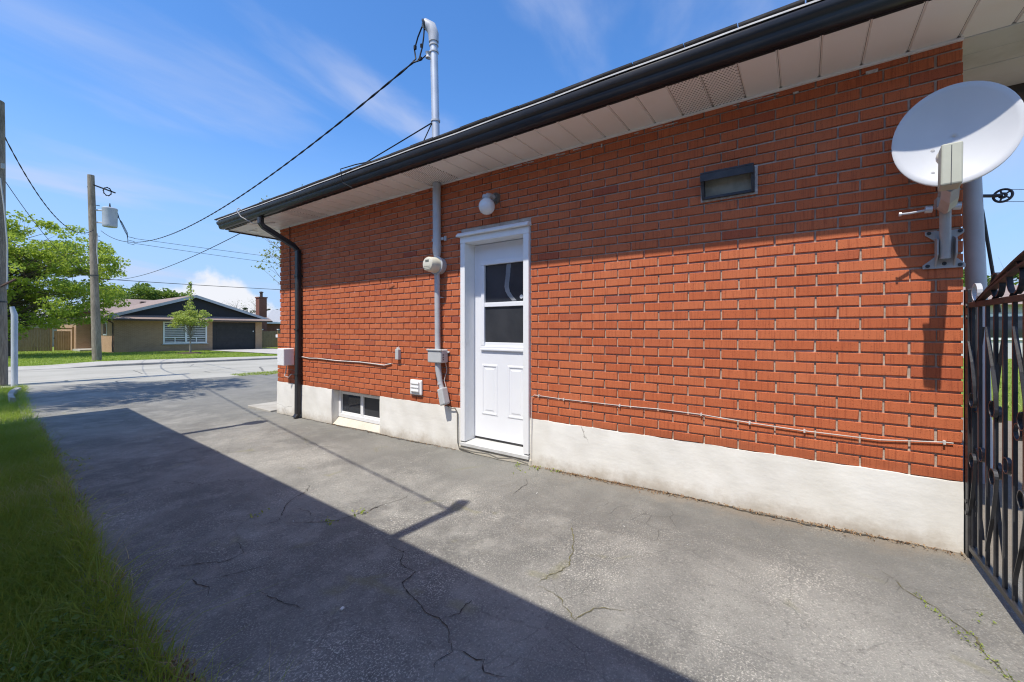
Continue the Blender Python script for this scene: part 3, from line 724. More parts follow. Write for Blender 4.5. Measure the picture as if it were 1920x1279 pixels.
mb = MB(); mb.tube([(2.640, 6.62, 2.93), (2.60, 6.64, 2.955), (2.585, 6.64, 2.92), (2.62, 6.60, 2.83), (2.74, 6.5, 2.745), (2.95, 6.3, 2.765)], .007, 6); mb.build('gutter_wire_hook', CABLE, house, smooth=True)

# ------------------------------------------------------------------ things on the wall
# service mast, conduit and meter
sv = root('electric_service_mast', 'grey service conduit and mast with round electricity meter beside the white door', 'electric meter', (3.15, 3.19, 0))
mb = MB(); mb.tube([(3.148, 3.20, 2.77), (3.148, 3.195, 2.10)], .043, 16); mb.tube([(3.148, 3.195, 2.12), (3.148, 3.195, 2.05), (3.15, 3.195, 1.99), (3.15, 3.195, 1.95)], [.046, .046, .034, .034], 16)
mb.build('upper_conduit', GALV, sv, smooth=True)
mb = MB(); mb.tube([(3.15, 3.195, 1.84), (3.155, 3.19, .98)], .030, 14); mb.build('lower_conduit', GALV, sv, smooth=True)
mb = MB(); mb.tube([(3.14, 3.195, 3.0), (3.14, 3.235, 4.29)], .041, 16); mst = mb.build('mast', MASTM, sv, smooth=True)
for z in (3.42, 4.16, 4.235):
    mb = MB(); mb.lathe((3.14, 3.195+.031*(z-3), z), (0, 0, 1), [(0, .044), (.002, .049), (.02, .049), (.022, .044)], 16); mb.build('clamp', GALV, mst, smooth=True, angle=30)
mb = MB(); mb.tube([(3.14, 3.235, 4.28), (3.138, 3.237, 4.37), (3.125, 3.26, 4.44), (3.085, 3.32, 4.49)], [.052, .056, .060, .048], 14); mb.build('weatherhead', GALV, mst, smooth=True)
mb = MB(); mb.lathe((3.095, 3.305, 4.475), (-.5, .85, -.35), [(0, .052), (.02, .060), (.03, .045), (.03, 0)], 14); mb.build('weatherhead_cap', BLACK, mst, smooth=True)
mb = MB(); mb.lathe((3.09, 3.27, 4.13), (0, 0, 1), [(-.035, .012), (-.03, .028), (-.008, .018), (.008, .018), (.03, .028), (.035, .012)], 12); mb.tube([(3.13, 3.235, 4.155), (3.09, 3.27, 4.17)], .008, 6); mb.tube([(3.13, 3.235, 4.10), (3.09, 3.27, 4.09)], .008, 6); mb.build('insulator', GREYBOX, mst, smooth=True, angle=30)
mb = MB(); mb.lathe((3.2, 3.19, 1.895), (-1, 0, 0), [(0, .088), (.055, .092), (.062, .098), (.074, .098), (.076, .086)], 26); ms = mb.build('meter_socket', GALV, sv, smooth=True, angle=30)
mb = MB(); mb.lathe((3.124, 3.19, 1.895), (-1, 0, 0), [(0, .082), (.05, .080), (.105, .075), (.118, .068), (.122, .055), (.123, 0)], 28); mt = mb.build('meter', CREAM, sv, smooth=True, angle=40)
mb = MB(); mb.box(2.9995, 3.002, 3.165, 3.215, 1.915, 1.938); mb.build('display', simple('meter_display', (.16, .17, .14), rough=.3), mt)
mb = MB()
for k in range(3): mb.box(2.9997, 3.002, 3.145, 3.235, 1.868-.016*k, 1.872-.016*k)
mb.build('meter_print', simple('faded_print', (.40, .38, .30)), mt)
mb = MB(); mb.box(3.165, 3.2, 3.13, 3.29, 2.165, 2.195); mb.box(3.18, 3.2, 3.10, 3.125, 2.155, 2.205); mb.build('strap', GALV, sv, bevel=.003)
mb = MB(); mb.box(3.165, 3.2, 3.15, 3.24, 1.55, 1.562); mb.build('strap', GALV, sv)
mb = MB(); mb.box(3.165, 3.2, 3.23, 3.255, 1.77, 1.82); mb.build('seal_tab', GALV, sv, bevel=.003)
mb = MB(); mb.box(3.085, 3.195, 3.075, 3.275, .865, 1.005); bx = mb.build('junction_box', GREYBOX, sv, bevel=.012, segs=3)
mb = MB(); mb.box(3.075, 3.095, 3.068, 3.282, .99, 1.010); mb.box(3.18, 3.198, 3.05, 3.09, .965, .985); mb.build('box_lid', GREYBOX, bx, bevel=.006)
for z in (.90, .925, .95):
    mb = MB(); mb.lathe((3.12, 3.0755, z), (0, -1, 0), [(0, .007), (.003, .007)], 10); mb.build('box_screw', BLACK, bx)
mb = MB(); mb.tube([(3.14, 3.175, .87), (3.14, 3.165, .78), (3.145, 3.145, .66), (3.15, 3.12, .58)], [.034, .033, .027, .027], 12); mb.lathe((3.145, 3.146, .655), (0, -.2, -1), [(0, .030), (.02, .031)], 12); mb.build('bent_conduit', GALV, sv, smooth=True)
mb = MB(); mb.obox((3.135, 3.085, .515), (.045, 0, 0), (0, .036, -.014), (0, .022, .085)); mb.build('conduit_body', GREYBOX, sv, bevel=.014, segs=3)
mb = MB(); mb.tube([(3.17, 3.21, .87), (3.16, 3.20, .80), (3.15, 3.18, .70), (3.16, 3.16, .62)], .005, 6); mb.tube([(3.18, 3.10, .87), (3.19, 3.09, .78), (3.17, 3.11, .68), (3.18, 3.09, .60)], .004, 6); mb.build('loose_wire', CABLE, sv, smooth=True)
# service drop splices at the mast head
def helix(p0, p1, sag, n, r, pitch, ph, cr):
    P = []; p0, p1 = Vector(p0), Vector(p1); L = (p1-p0).length; d = (p1-p0).normalized(); u = d.cross(Vector((0, 0, 1))).normalized()
    for i in range(n+1):
        t = i/n; p = p0.lerp(p1, t); p = p-Vector((0, 0, 4*sag*t*(1-t))); a = ph+2*math.pi*t*L/pitch
        P.append(p+u*math.cos(a)*r+Vector((0, 0, 1))*math.sin(a)*r)
    return P
def wire(name, label, runs, cr, group=None, tw=None):
    mb = MB()
    for p0, p1, sag in runs:
        if tw:
            for ph in (0, math.pi): mb.tube(helix(p0, p1, sag, int((Vector(p1)-Vector(p0)).length*9), tw[0], tw[1], ph, cr), cr, 5)
        else: mb.tube(helix(p0, p1, sag, 40, 0, 1, 0, cr), cr, 6)
    o = mb.build(name, WIRE, smooth=True); return tag(o, label, 'wire', group)
P2 = Vector((4.93, 28.44, terr(4.93, 28.44))); P1 = Vector((1.02, 16.2, terr(1.02, 16.2)))
SPL = (3.03, 3.44, 4.08)
w = wire('service_drop_wire', 'twisted black service wire from the roof mast to the transformer pole', [(SPL, (P2.x+.1, P2.y-.2, 6.05), 1.15)], .0075, tw=(.0055, .55))
mb = MB()
mb.tube([SPL, (3.05, 3.46, 4.11), (3.10, 3.47, 4.17), (3.09, 3.48, 4.27), (3.085, 3.42, 4.38), (3.08, 3.35, 4.46)], .008, 6)
mb.tube([SPL, (3.06, 3.40, 4.10), (3.08, 3.39, 4.14), (3.08, 3.345, 4.24), (3.08, 3.325, 4.34), (3.085, 3.32, 4.45)], .008, 6)
mb.tube([SPL, (3.07, 3.37, 4.10), (3.09, 3.30, 4.14)], .006, 6); mb.obox((3.07, 3.36, 4.115), (.012, 0, 0), (0, .016, 0), (0, 0, .014)); mb.obox((3.09, 3.47, 4.29), (.012, 0, 0), (0, .012, 0), (0, 0, .020)); mb.obox((3.08, 3.36, 4.26), (.010, 0, 0), (0, .010, 0), (0, 0, .018))
mb.build('splice_loops', WIRE, w, smooth=True)
cw = wire('telephone_wire', 'thin black cable running from the mast base over the eave to the far pole', [((3.10, 3.23, 3.40), (P2.x+.12, P2.y-.1, 3.68), .55)], .007)
mb = MB(); mb.tube([(3.10, 3.22, 3.40), (3.05, 3.30, 3.20), (2.90, 3.55, 3.06), (2.68, 3.95, 2.99), (2.60, 4.10, 2.95), (2.61, 4.08, 2.80), (2.66, 3.98, 2.74)], .006, 6); mb.build('drip_loop', WIRE, cw, smooth=True)
# globe lamp over the door
lp = root('wall_lamp', 'white globe lamp on a weathered bracket above the side door', 'lamp', (3.2, 2.45, 2.45))
mb = MB(); mb.lathe((3.2, 2.45, 2.485), (-1, 0, 0), [(0, .058), (.012, .056), (.03, .045), (.032, 0)], 20); mb.build('back_plate', simple('oxidised_metal', (.20, .18, .15), (.10, .09, .08), 30, .7), lp, smooth=True, angle=30)
mb = MB(); mb.tube([(3.175, 2.45, 2.488), (3.12, 2.452, 2.498), (3.085, 2.455, 2.49), (3.075, 2.456, 2.475)], [.022, .020, .022, .026], 12); mb.lathe((3.072, 2.457, 2.490), (0, 0, -1), [(0, .02), (.004, .040), (.032, .045), (.034, .03)], 20); mb.build('fitter', GALV, lp, smooth=True, angle=35)
mb = MB(); mb.lathe((3.072, 2.457, 2.462), (0, 0, -1), [(0, .036)]+[(.078-.078*math.cos(a)+.004, max(.001, .078*math.sin(a))) for a in np.linspace(.5, math.pi, 14)], 26); mb.build('globe', OPAL, lp, smooth=True, angle=60)
# exhaust hood
vt = root('exhaust_vent', 'black metal exhaust hood set in the brick wall right of the door', 'vent', (3.2, .43, 2.14))
y0, y1, z0, z1 = .270, .592, 2.132, 2.302; dxh = .095
mb = MB(); mb.box(3.2-dxh, 3.20, y0, y1, z1-.012, z1); mb.prism([(3.2-dxh, y0, z1-.062), (3.2-dxh, y0, z1-.0125), (3.2-dxh+.010, y0, z1-.0125), (3.2-dxh+.010, y0, z1-.062)], (0, y1-y0, 0)); mb.build('hood', VENTM, vt, bevel=.002)
for yy in (y0, y1-.018): mb = MB(); mb.prism([(3.2, yy, z0), (3.2-dxh*.35, yy, z0), (3.2-dxh+.0105, yy, z1-.05), (3.2-dxh+.0105, yy, z1-.0125), (3.2, yy, z1-.0125)], (0, .018, 0)); mb.build('hood_side', VENTM, vt)
mb = MB(); mb.box(3.2-dxh*.35, 3.20, y0+.0185, y1-.0185, z0, z0+.016); mb.build('bottom_lip', VENTM, vt)
mb = MB(); mb.obox((3.178, .431, 2.205), (.003, 0, .001), (0, .141, 0), (-.012, 0, .052)); mb.build('flap', VENTIN, vt)
mb = MB(); mb.box(3.192, 3.2, y0-.016, y1+.012, z0-.012, z1+.010); mb.build('caulk_flange', SMEAR, vt)
# louvre vent low on the wall
lv = root('louvre_vent', 'small white plastic louvre vent low on the wall beside the conduit', 'vent', (3.2, 3.56, .48))
mb = MB(); mb.box(3.172, 3.199, 3.462, 3.652, .482, .652); mb.build('frame', WHITE, lv, bevel=.014, segs=3)
for k in range(3): mb = MB(); mb.obox((3.164, 3.557, .53+.042*k), (.010, 0, -.008), (0, .066, 0), (.002, 0, .013)); mb.build('slat', WHITE, lv, bevel=.002)
# small boxes and cables
mb = MB(); mb.box(3.155, 3.199, 3.832, 3.888, .865, .985); mb.prism([(3.158, 3.838, .985), (3.158, 3.882, .985), (3.158, 3.86, 1.01)], (.04, 0, 0)); tag(mb.build('outlet_box', GREYBOX, bevel=.006), 'small grey outlet box on the brick between the window and conduit', 'box')
tb = root('telephone_box', 'white telephone box on the wall corner behind the downspout', 'box', (3.2, 6.4, .7))
mb = MB(); mb.box(3.04, 3.199, 6.235, 6.43, .68, .93); mb.build('case', WHITE, tb, bevel=.010); mb = MB(); mb.tube([(3.14, 6.34, .685), (3.13, 6.35, .58), (3.10, 6.33, .52), (3.14, 6.30, .50), (3.17, 6.26, .55)], .008, 6); mb.build('wire_tail', CABLE, tb, smooth=True)
mb = MB(); mb.tube([(3.19, 6.36, 2.77), (3.193, 6.352, 1.9), (3.191, 6.355, .93)], .007, 6); tag(mb.build('wall_cable', simple('dark_cable', (.16, .05, .03)), smooth=True), 'dark vertical cable down the brick near the left corner', 'cable')
mb = MB(); mb.tube([(3.19, 6.02, .815), (3.19, 5.8, .80), (3.188, 5.6, .808), (3.19, 5.1, .795), (3.19, 4.6, .80), (3.188, 4.25, .79), (3.186, 4.12, .785), (3.188, 4.05, .80), (3.19, 3.99, .81)], .0075, 6)
tag(mb.build('wall_cable', CABLE, smooth=True), 'white cable sagging across the brick left of the louvre vent', 'cable')
cb = root('wall_cable', 'long white cable clipped along the brick from the door to the gate', 'cable', (3.19, .7, .6))
mb = MB(); pts = [(3.178, 2.03, .06), (3.18, 2.025, .35), (3.184, 2.022, .60), (3.19, 2.00, .622), (3.192, 1.7, .612), (3.19, 1.2, .612), (3.191, .9, .617), (3.188, .60, .612), (3.19, .3, .592), (3.191, 0, .580), (3.189, -.35, .578), (3.19, -.62, .606), (3.19, -.655, .606)]
mb.tube(pts, .0030, 6); mb.build('cable', CABLE, cb, smooth=True)
for y, z in ((1.95, .621), (1.7, .612), (1.2, .612), (.6, .612), (.3, .592), (0, .580), (-.62, .605)):
    mb = MB(); mb.box(3.182, 3.2, y-.005, y+.005, z-.010, z+.010); mb.build('clip', CABLE, cb)
mb = MB(); mb.tube([(3.16, 3.07, .42), (3.17, 3.0, .395), (3.17, 2.955, .40), (3.178, 2.93, .36), (3.178, 2.925, .05), (3.17, 2.90, .00), (3.16, 2.7, -.005), (3.15, 2.5, .012), (3.14, 2.38, -.005), (3.15, 2.2, .02), (3.16, 2.05, -.005)], .006, 6)
tag(mb.build('ground_wire', simple('grey_wire', (.16, .15, .13)), smooth=True), 'thin grey ground wire looping along the foot of the white door', 'cable')

# ------------------------------------------------------------------ satellite dish
def dish():
    rt = root('satellite_dish', 'grey oval satellite dish on an arm bolted to the brick corner', 'satellite dish', (3.2, -.62, 1.6))
    c = Vector((2.964, -.611, 2.193)); az, el = R(170.8), R(4.6)
    n = Vector((math.cos(el)*math.cos(az), math.cos(el)*math.sin(az), math.sin(el))); h = Vector((0, 0, 1)).cross(n).normalized(); v = n.cross(h)
    Rr, asp = .230, 1.12; V = []; F = []; rings = 10; seg = 56
    for i in range(rings+1):
        t = i/rings
        for k in range(seg):
            a = 2*math.pi*k/seg; V.append(c+(h*math.cos(a)+v*math.sin(a)*asp)*Rr*t*.985-n*.042*(1-t*t))
    for k in range(seg):
        a = 2*math.pi*k/seg; V.append(c+(h*math.cos(a)+v*math.sin(a)*asp)*Rr-n*.002)
    for k in range(seg):
        a = 2*math.pi*k/seg; V.append(c+(h*math.cos(a)+v*math.sin(a)*asp)*Rr-n*.014)
    for k in range(seg):
        a = 2*math.pi*k/seg; V.append(c+(h*math.cos(a)+v*math.sin(a)*asp)*Rr*.96-n*.012)
    for i in range(1, rings+3):
        for k in range(seg): F.append((i*seg+k, i*seg+(k+1) % seg, (i+1)*seg+(k+1) % seg, (i+1)*seg+k))
    F += [(seg+k, seg+(k+1) % seg, k) for k in range(seg)]
    mb = MB(); mb.add(V, F); ref = mb.build('reflector', DISHM, rt, smooth=True, angle=50)
    md = ref.modifiers.new('solid', 'SOLIDIFY'); md.thickness = .003; md.offset = 0
    for a, b in ((.075, -.05), (-.02, -.175), (.075, -.175), (-.02, -.05)):
        q = c+h*a*-1+v*b; r2 = (a/Rr)**2+(b/(Rr*asp))**2; q = q-n*.042*(1-r2)
        mb = MB(); mb.lathe(q, n, [(0, .009), (.003, .008), (.004, 0)], 12); mb.build('bolt', DISHB, ref, smooth=True, angle=30)
    # mast arm from the wall foot to the clamp behind the dish
    mb = MB(); mb.tube([(3.165, -.618, 1.60), (3.150, -.616, 1.68), (3.120, -.610, 1.79), (3.095, -.605, 1.89)], .023, 16); mb.build('mast_tube', DISHB, rt, smooth=True)
    ft = MB(); ft.prism([(3.188, -.70, 1.57), (3.188, -.655, 1.615), (3.188, -.655, 1.70), (3.188, -.695, 1.735), (3.188, -.695, 1.755), (3.188, -.545, 1.755), (3.188, -.545, 1.735), (3.188, -.585, 1.70), (3.188, -.585, 1.615), (3.188, -.535, 1.57), (3.188, -.535, 1.55), (3.188, -.70, 1.55)], (.009, 0, 0))
    foot_o = ft.build('wall_foot', DISHB, rt, bevel=.002)
    for y, z in ((-.68, 1.565), (-.555, 1.565), (-.68, 1.745), (-.56, 1.745), (-.62, 1.575)):
        mb = MB(); mb.lathe((3.188, y, z), (-1, 0, 0), [(0, .010), (.006, .009), (.006, 0)], 8); mb.build('bolt', BLACK, foot_o)
    for yy in (-.66, -.588): mb = MB(); mb.prism([(3.188, yy, 1.56), (3.135, yy, 1.62), (3.135, yy, 1.70), (3.188, yy, 1.72)], (0, .006, 0)); mb.build('foot_cheek', DISHB, rt)
    mb = MB(); mb.obox((3.09, -.605, 1.885), (.034, 0, 0), (0, .038, 0), (0, 0, .026)); mb.tube([(3.10, -.605, 1.89), (3.07, -.605, 2.02), (3.005, -.61, 2.12)], .03, 8); mb.build('back_bracket', DISHB, rt, bevel=.004)
    mb = MB(); mb.tube([(3.06, -.535, 1.85), (3.035, -.46, 1.838), (3.02, -.42, 1.835)], .006, 8); mb.tube([(3.02, -.415, 1.835), (3.02, -.425, 1.835)], .011, 8); mb.build('wing_bolt', MASTM, rt, smooth=True)
    for yy in (-.55, -.655): mb = MB(); mb.tube([(3.06, yy, 1.85), (3.06, yy+.028, 1.852)], .018, 10); mb.build('clamp_nut', MASTM, rt, smooth=True)
    # feed arm running forward below the dish, feed housing at its end
    mb = MB(); mb.tube([(3.08, -.600, 1.855), (2.95, -.585, 1.835), (2.82, -.566, 1.845), (2.755, -.556, 1.880)], [.034, .033, .031, .030], 4); mb.build('feed_arm', DISHB, rt)
    mb = MB(); mb.obox((2.715, -.547, 1.965), (.030, 0, -.008), (.003, .035, 0), (.014, -.004, .098)); mb.build('feed_housing', LNBM, rt, bevel=.007, segs=2)
    mb = MB(); mb.lathe((2.740, -.55, 2.015), (.9, -.02, .4), [(0, .034), (.03, .040), (.045, .040), (.046, 0)], 18); mb.build('feed_horn', CREAM, rt, smooth=True, angle=30)
    mb = MB(); mb.obox((2.6842, -.5445, 1.965), (.0012, 0, 0), (0, .0014, 0), (.014, -.004, .094)); mb.build('housing_seam', BLACK, rt)
dish()

# ------------------------------------------------------------------ iron gate
def gate():
    gy = -.715; rt = root('iron_gate', 'black wrought iron gate with scrolls hinged at the brick corner', 'gate', (3.15, gy, 0))
    z0, z1 = .078, 1.345; X0 = 1.98
    mb = MB(); mb.box(3.148, 3.215, Y0-.0205, Y0-.004, -.02, 1.43); mb.box(3.192, 3.215, Y0-.05, Y0-.004, -.02, 1.43); mb.build('hinge_post', BLACK, rt, bevel=.003)
    for z in (1.33, 1.27, .30, .24): mb = MB(); mb.lathe((3.165, gy-.0, z), (0, 0, 1), [(0, .016), (.024, .016)], 10); mb.tube([(3.165, gy+.022, z+.012), (3.165, gy+.0, z+.012)], .011, 8); mb.build('hinge', BLACK, rt)
    mb = MB(); mb.box(X0, 3.150, gy-.014, gy+.014, z1-.013, z1+.013); mb.build('top_rail', RUST, rt, bevel=.002)
    mb = MB(); mb.box(X0, 3.150, gy-.014, gy+.014, z0-.013, z0+.013); mb.build('bottom_rail', BLACK, rt, bevel=.002)
    x = 3.136; xs = []
    while x > X0: xs.append(x); x -= .1045
    for x in xs: mb = MB(); mb.box(x-.0068, x+.0068, gy-.0068, gy+.0068, z0+.0135, z1-.0135); mb.build('bar', BLACK, rt)
    def arc(cx, cz, r, a0, a1, n=14): return [(cx+r*math.cos(R(a0+(a1-a0)*i/n)), gy, cz+r*math.sin(R(a0+(a1-a0)*i/n))) for i in range(n+1)]
    # lyre scrolls between the bars
    for xc in (xs[0]-.03, xs[3], xs[6], xs[9]):
        for s in (-1, 1):
            for up in (1, -1):
                zc = .70+up*(.125 if s > 0 else .10); far = .70+up*.53; yy = gy+.010*s
                pts = [(xc+s*.070, yy, far), (xc+s*.055, yy, far-up*.05), (xc, yy, far-up*.18), (xc-s*.034, yy, far-up*.30)]
                cc = (xc-s*.012, zc+up*.03)
                pts += [(px, yy, pz) for px, _, pz in arc(cc[0], cc[1], .036, 180 if s > 0 else 0, (180+up*260) if s > 0 else (-up*260))]
                mb = MB(); mb.flat(pts, .014, .0045); mb.build('scroll', BLACK, rt)
    for xc, zc in ((xs[1]-.026, .60), (xs[4]-.026, .63), (xs[5]-.04, .80), (xs[8]-.026, .62)):
        mb = MB(); mb.flat(arc(xc, zc, .034, 0, 350), .014, .0045); mb.build('scroll', BLACK, rt)
    # curls above the top rail
    for k, xc in enumerate((3.075, 2.80, 2.60, 2.38, 2.16)):
        r = .042 if k == 0 else .040+.014*min(k, 3); a0 = -60
        pts = [(xc+.035, gy, z1+.014)]+arc(xc, z1+.02+r, r, -70, 230 if k == 0 else 260)
        mb = MB(); mb.flat(pts, .020, .006); mb.build('scroll', BLACK if k else GALV, rt)
    # arched top bars
    for dz in (0, .045):
        pts = [(3.035-.9*t, gy+.004, z1+.012+dz*t*1.4+.15*math.sin(t*math.pi/2)) for t in np.linspace(0, 1, 18)]
        mb = MB(); mb.flat(pts, .026, .010); mb.build('arch_bar', RUST, rt)
    mb = MB(); mb.box(X0-.03, X0, gy-.015, gy+.015, .03, z1+.5); mb.build('latch_stile', BLACK, rt)
gate()
def clothes():
    rt = root('clothesline_pole', 'thick grey steel clothesline pole behind the iron gate', 'pole', (4.72, -1.10, 0))
    mb = MB(); mb.tube([(4.76, -1.14, -.05), (4.715, -1.10, 1.3), (4.66, -1.045, 2.58)], .057, 22); mb.lathe((4.66, -1.045, 2.58), (0, 0, 1), [(0, .060), (.02, .060), (.03, .03)], 20); mb.build('post', simple('pole_grey_paint', (.50, .51, .53), (.44, .45, .47), 4, .45, bump=.1), rt, smooth=True)
    mb = MB(); mb.tube([(4.745, -1.13, 2.15), (4.86, -1.25, 1.35)], .011, 8); mb.build('brace', BLACK, rt)
    wc = Vector((4.735, -1.235, 2.236)); ax = Vector((-.78, .35, .1)).normalized()
    mb = MB(); mb.tube([(4.68, -1.09, 2.245), (4.715, -1.17, 2.24), tuple(wc+ax*.012)], .013, 8); mb.build('pulley_bracket', BLACK, rt)
    mb = MB(); U = ax.cross(Vector((0, 0, 1))).normalized(); Wv = ax.cross(U)
    def circ(r, d, n=28): return [wc+ax*d+(U*math.cos(2*math.pi*k/n)+Wv*math.sin(2*math.pi*k/n))*r for k in range(n+1)]
    mb.tube(circ(.048, 0), .0085, 8, False); mb.tube(circ(.016, 0, 12), .010, 6, False)
    for k in range(5):
        a = 2*math.pi*k/5; d = U*math.cos(a)+Wv*math.sin(a); mb.tube([wc+d*.012, wc+d*.046], .006, 6)
    mb.build('pulley_wheel', simple('dark_steel', (.05, .05, .055), (.08, .08, .085), 12, .5), rt, smooth=True)
    mb = MB()
    for s in (1, -1): mb.tube([wc+Wv*.048*s, wc+Wv*.048*s+Vector((.576, -.8175, 0))*9], .0022, 5)
    mb.build('line', WIRE, rt)
clothes()

# ------------------------------------------------------------------ utility poles
def pole(name, label, base, h, r0, r1, lean, bands):
    rt = root(name, label, 'utility pole', tuple(base))
    b = Vector(base); P = [b+Vector((lean[0]*t, lean[1]*t, -.2+(h+.2)*t)) for t in np.linspace(0, 1, 12)]
    mb = MB(); mb.tube(P, [r0+(r1-r0)*t+.006*math.sin(9*t) for t in np.linspace(0, 1, 12)], 18); mb.build('shaft', POLEW, rt, smooth=True, angle=60)
    for z in bands:
        t = z/h; p = b+Vector((lean[0]*t, lean[1]*t, z)); mb = MB(); mb.lathe(p, (0, 0, 1), [(0, r0+(r1-r0)*t+.008), (.04, r0+(r1-r0)*t+.008)], 16); mb.build('band', BLACK, rt)
    return rt
p2 = pole('utility_pole', 'slender wooden utility pole carrying the transformer across the road', P2, 9.05, .175, .125, (-.22, 0, 0), (4.15,))
mb = MB(); mb.tube([(P2.x-.15, P2.y-.1, 8.25), (P2.x+.62, P2.y-.25, 8.03)], .035, 8); mb.tube([(P2.x-.35, P2.y, 8.12), (P2.x-.1, P2.y, 8.12)], .02, 6)
for k in range(10):
    a = k*.7; mb.tube([(P2.x+.32+.16*math.cos(a), P2.y-.25, 8.02+.22*math.sin(a)), (P2.x+.32+.16*math.cos(a+1.1), P2.y-.25, 8.02+.22*math.sin(a+1.1))], .022, 5)
mb.build('insulator_arm', BLACK, p2)
for z in (5.2, 5.6, 5.8, 7.3): mb = MB(); mb.tube([(P2.x-.32, P2.y, z), (P2.x+.1, P2.y, z)], .018, 6); mb.build('bolt', BLACK, p2)
mb = MB(); mb.tube([(P2.x-.02, P2.y-.17, 5.9), (P2.x-.04, P2.y-.16, 5.0), (P2.x, P2.y-.17, 4.4)], .02, 6); mb.build('ground_lead', GALV, p2)
tf = root('transformer', 'grey drum transformer hung on the far utility pole', 'transformer', (P2.x+.42, P2.y-.3, 6.3))
cx, cy = P2.x+.40, P2.y-.30
mb = MB(); mb.lathe((cx, cy, 6.28), (0, 0, 1), [(0, .27), (.05, .285), (.1, .285), (.82, .285), (.86, .30), (.90, .30), (.94, .26), (.95, .0)], 24); mb.build('drum', simple('transformer_paint', (.42, .45, .50), (.36, .39, .44), 4, .45), tf, smooth=True, angle=35)
mb = MB(); mb.tube([(cx, cy, 7.2), (cx, cy, 7.45)], [.05, .02], 8); mb.build('bushing', BLACK, tf)
for z in (6.45, 7.05): mb = MB(); mb.tube([(P2.x-.08, P2.y-.05, z), (cx-.2, cy+.05, z)], .04, 8); mb.build('hanger', GALV, tf)
mb = MB()
for k in range(3):
    mb.tube([(cx+.27, cy-.1+.1*k, 7.0-.05*k), (cx+.36+.03*k, cy-.1, 6.6), (cx+.55+.04*k, cy-.1, 6.1), (cx+.65, cy-.1, 5.9-.17*k), (cx+.9, cy-.1, 5.87-.17*k)], .013, 5)
mb.build('secondary_leads', WIRE, tf)
p1 = pole('utility_pole', 'thick weathered wooden pole at the near left edge by the driveway', P1, 7.0, .20, .165, (-.02, .02, 0), (2.05,))
mb = MB(); mb.tube([(P1.x+.06, P1.y-.22, 2.25), (P1.x+.30, P1.y-.22, 2.46)], .028, 6); mb.build('rusty_step', RUST, p1)
mb = MB(); mb.tube([(P1.x+.02, P1.y-.2, 6.3), (P1.x+.03, P1.y-.2, 5.4)], .012, 5); mb.tube([(P1.x+.06, P1.y-.19, 4.9), (P1.x+.12, P1.y-.2, 4.2), (P1.x+.17, P1.y-.2, 3.3), (P1.x+.17, P1.y-.2, 2.2)], .016, 6); mb.obox((P1.x+.1, P1.y-.2, 5.2), (.03, 0, 0), (0, .03, 0), (0, 0, .06)); mb.build('ground_lead', GALV, p1)
gx, gyy = 1.29, 15.85; zg = terr(gx, gyy)
mb = MB(); mb.tube([(gx, gyy, zg-.05), (gx, gyy, zg+1.75), (gx-.04, gyy, zg+1.95)], [.058, .058, .04], 14); tag(mb.build('cable_guard', PVC, smooth=True, angle=50), 'pale grey plastic cable guard tube beside the near wooden pole', 'pipe')
wire('pole_wire', 'twisted wire swooping from the near pole to the transformer pole', [((P1.x-.05, P1.y, 6.52), (P2.x-.1, P2.y, 6.1), 1.15)], .010, tw=(.007, .8))
wire('pole_wire', 'thin wire from the near pole to the middle of the far pole', [((P1.x+.12, P1.y, 4.95), (P2.x-.1, P2.y, 3.75), .45)], .008)
wire('street_wire', 'dark cable along the street in front of the tan bungalow', [((P2.x+.1, P2.y, 3.70), (46, 24.5, 5.6), .5)], .016)
wire('street_wire', 'upper of two thin wires running right from the transformer', [((cx+.9, cy, 5.87), (46, 24.3, 7.2), .55)], .010)
wire('street_wire', 'lower of two thin wires running right from the transformer', [((cx+.9, cy, 5.62), (46, 24.3, 6.8), .75)], .010)

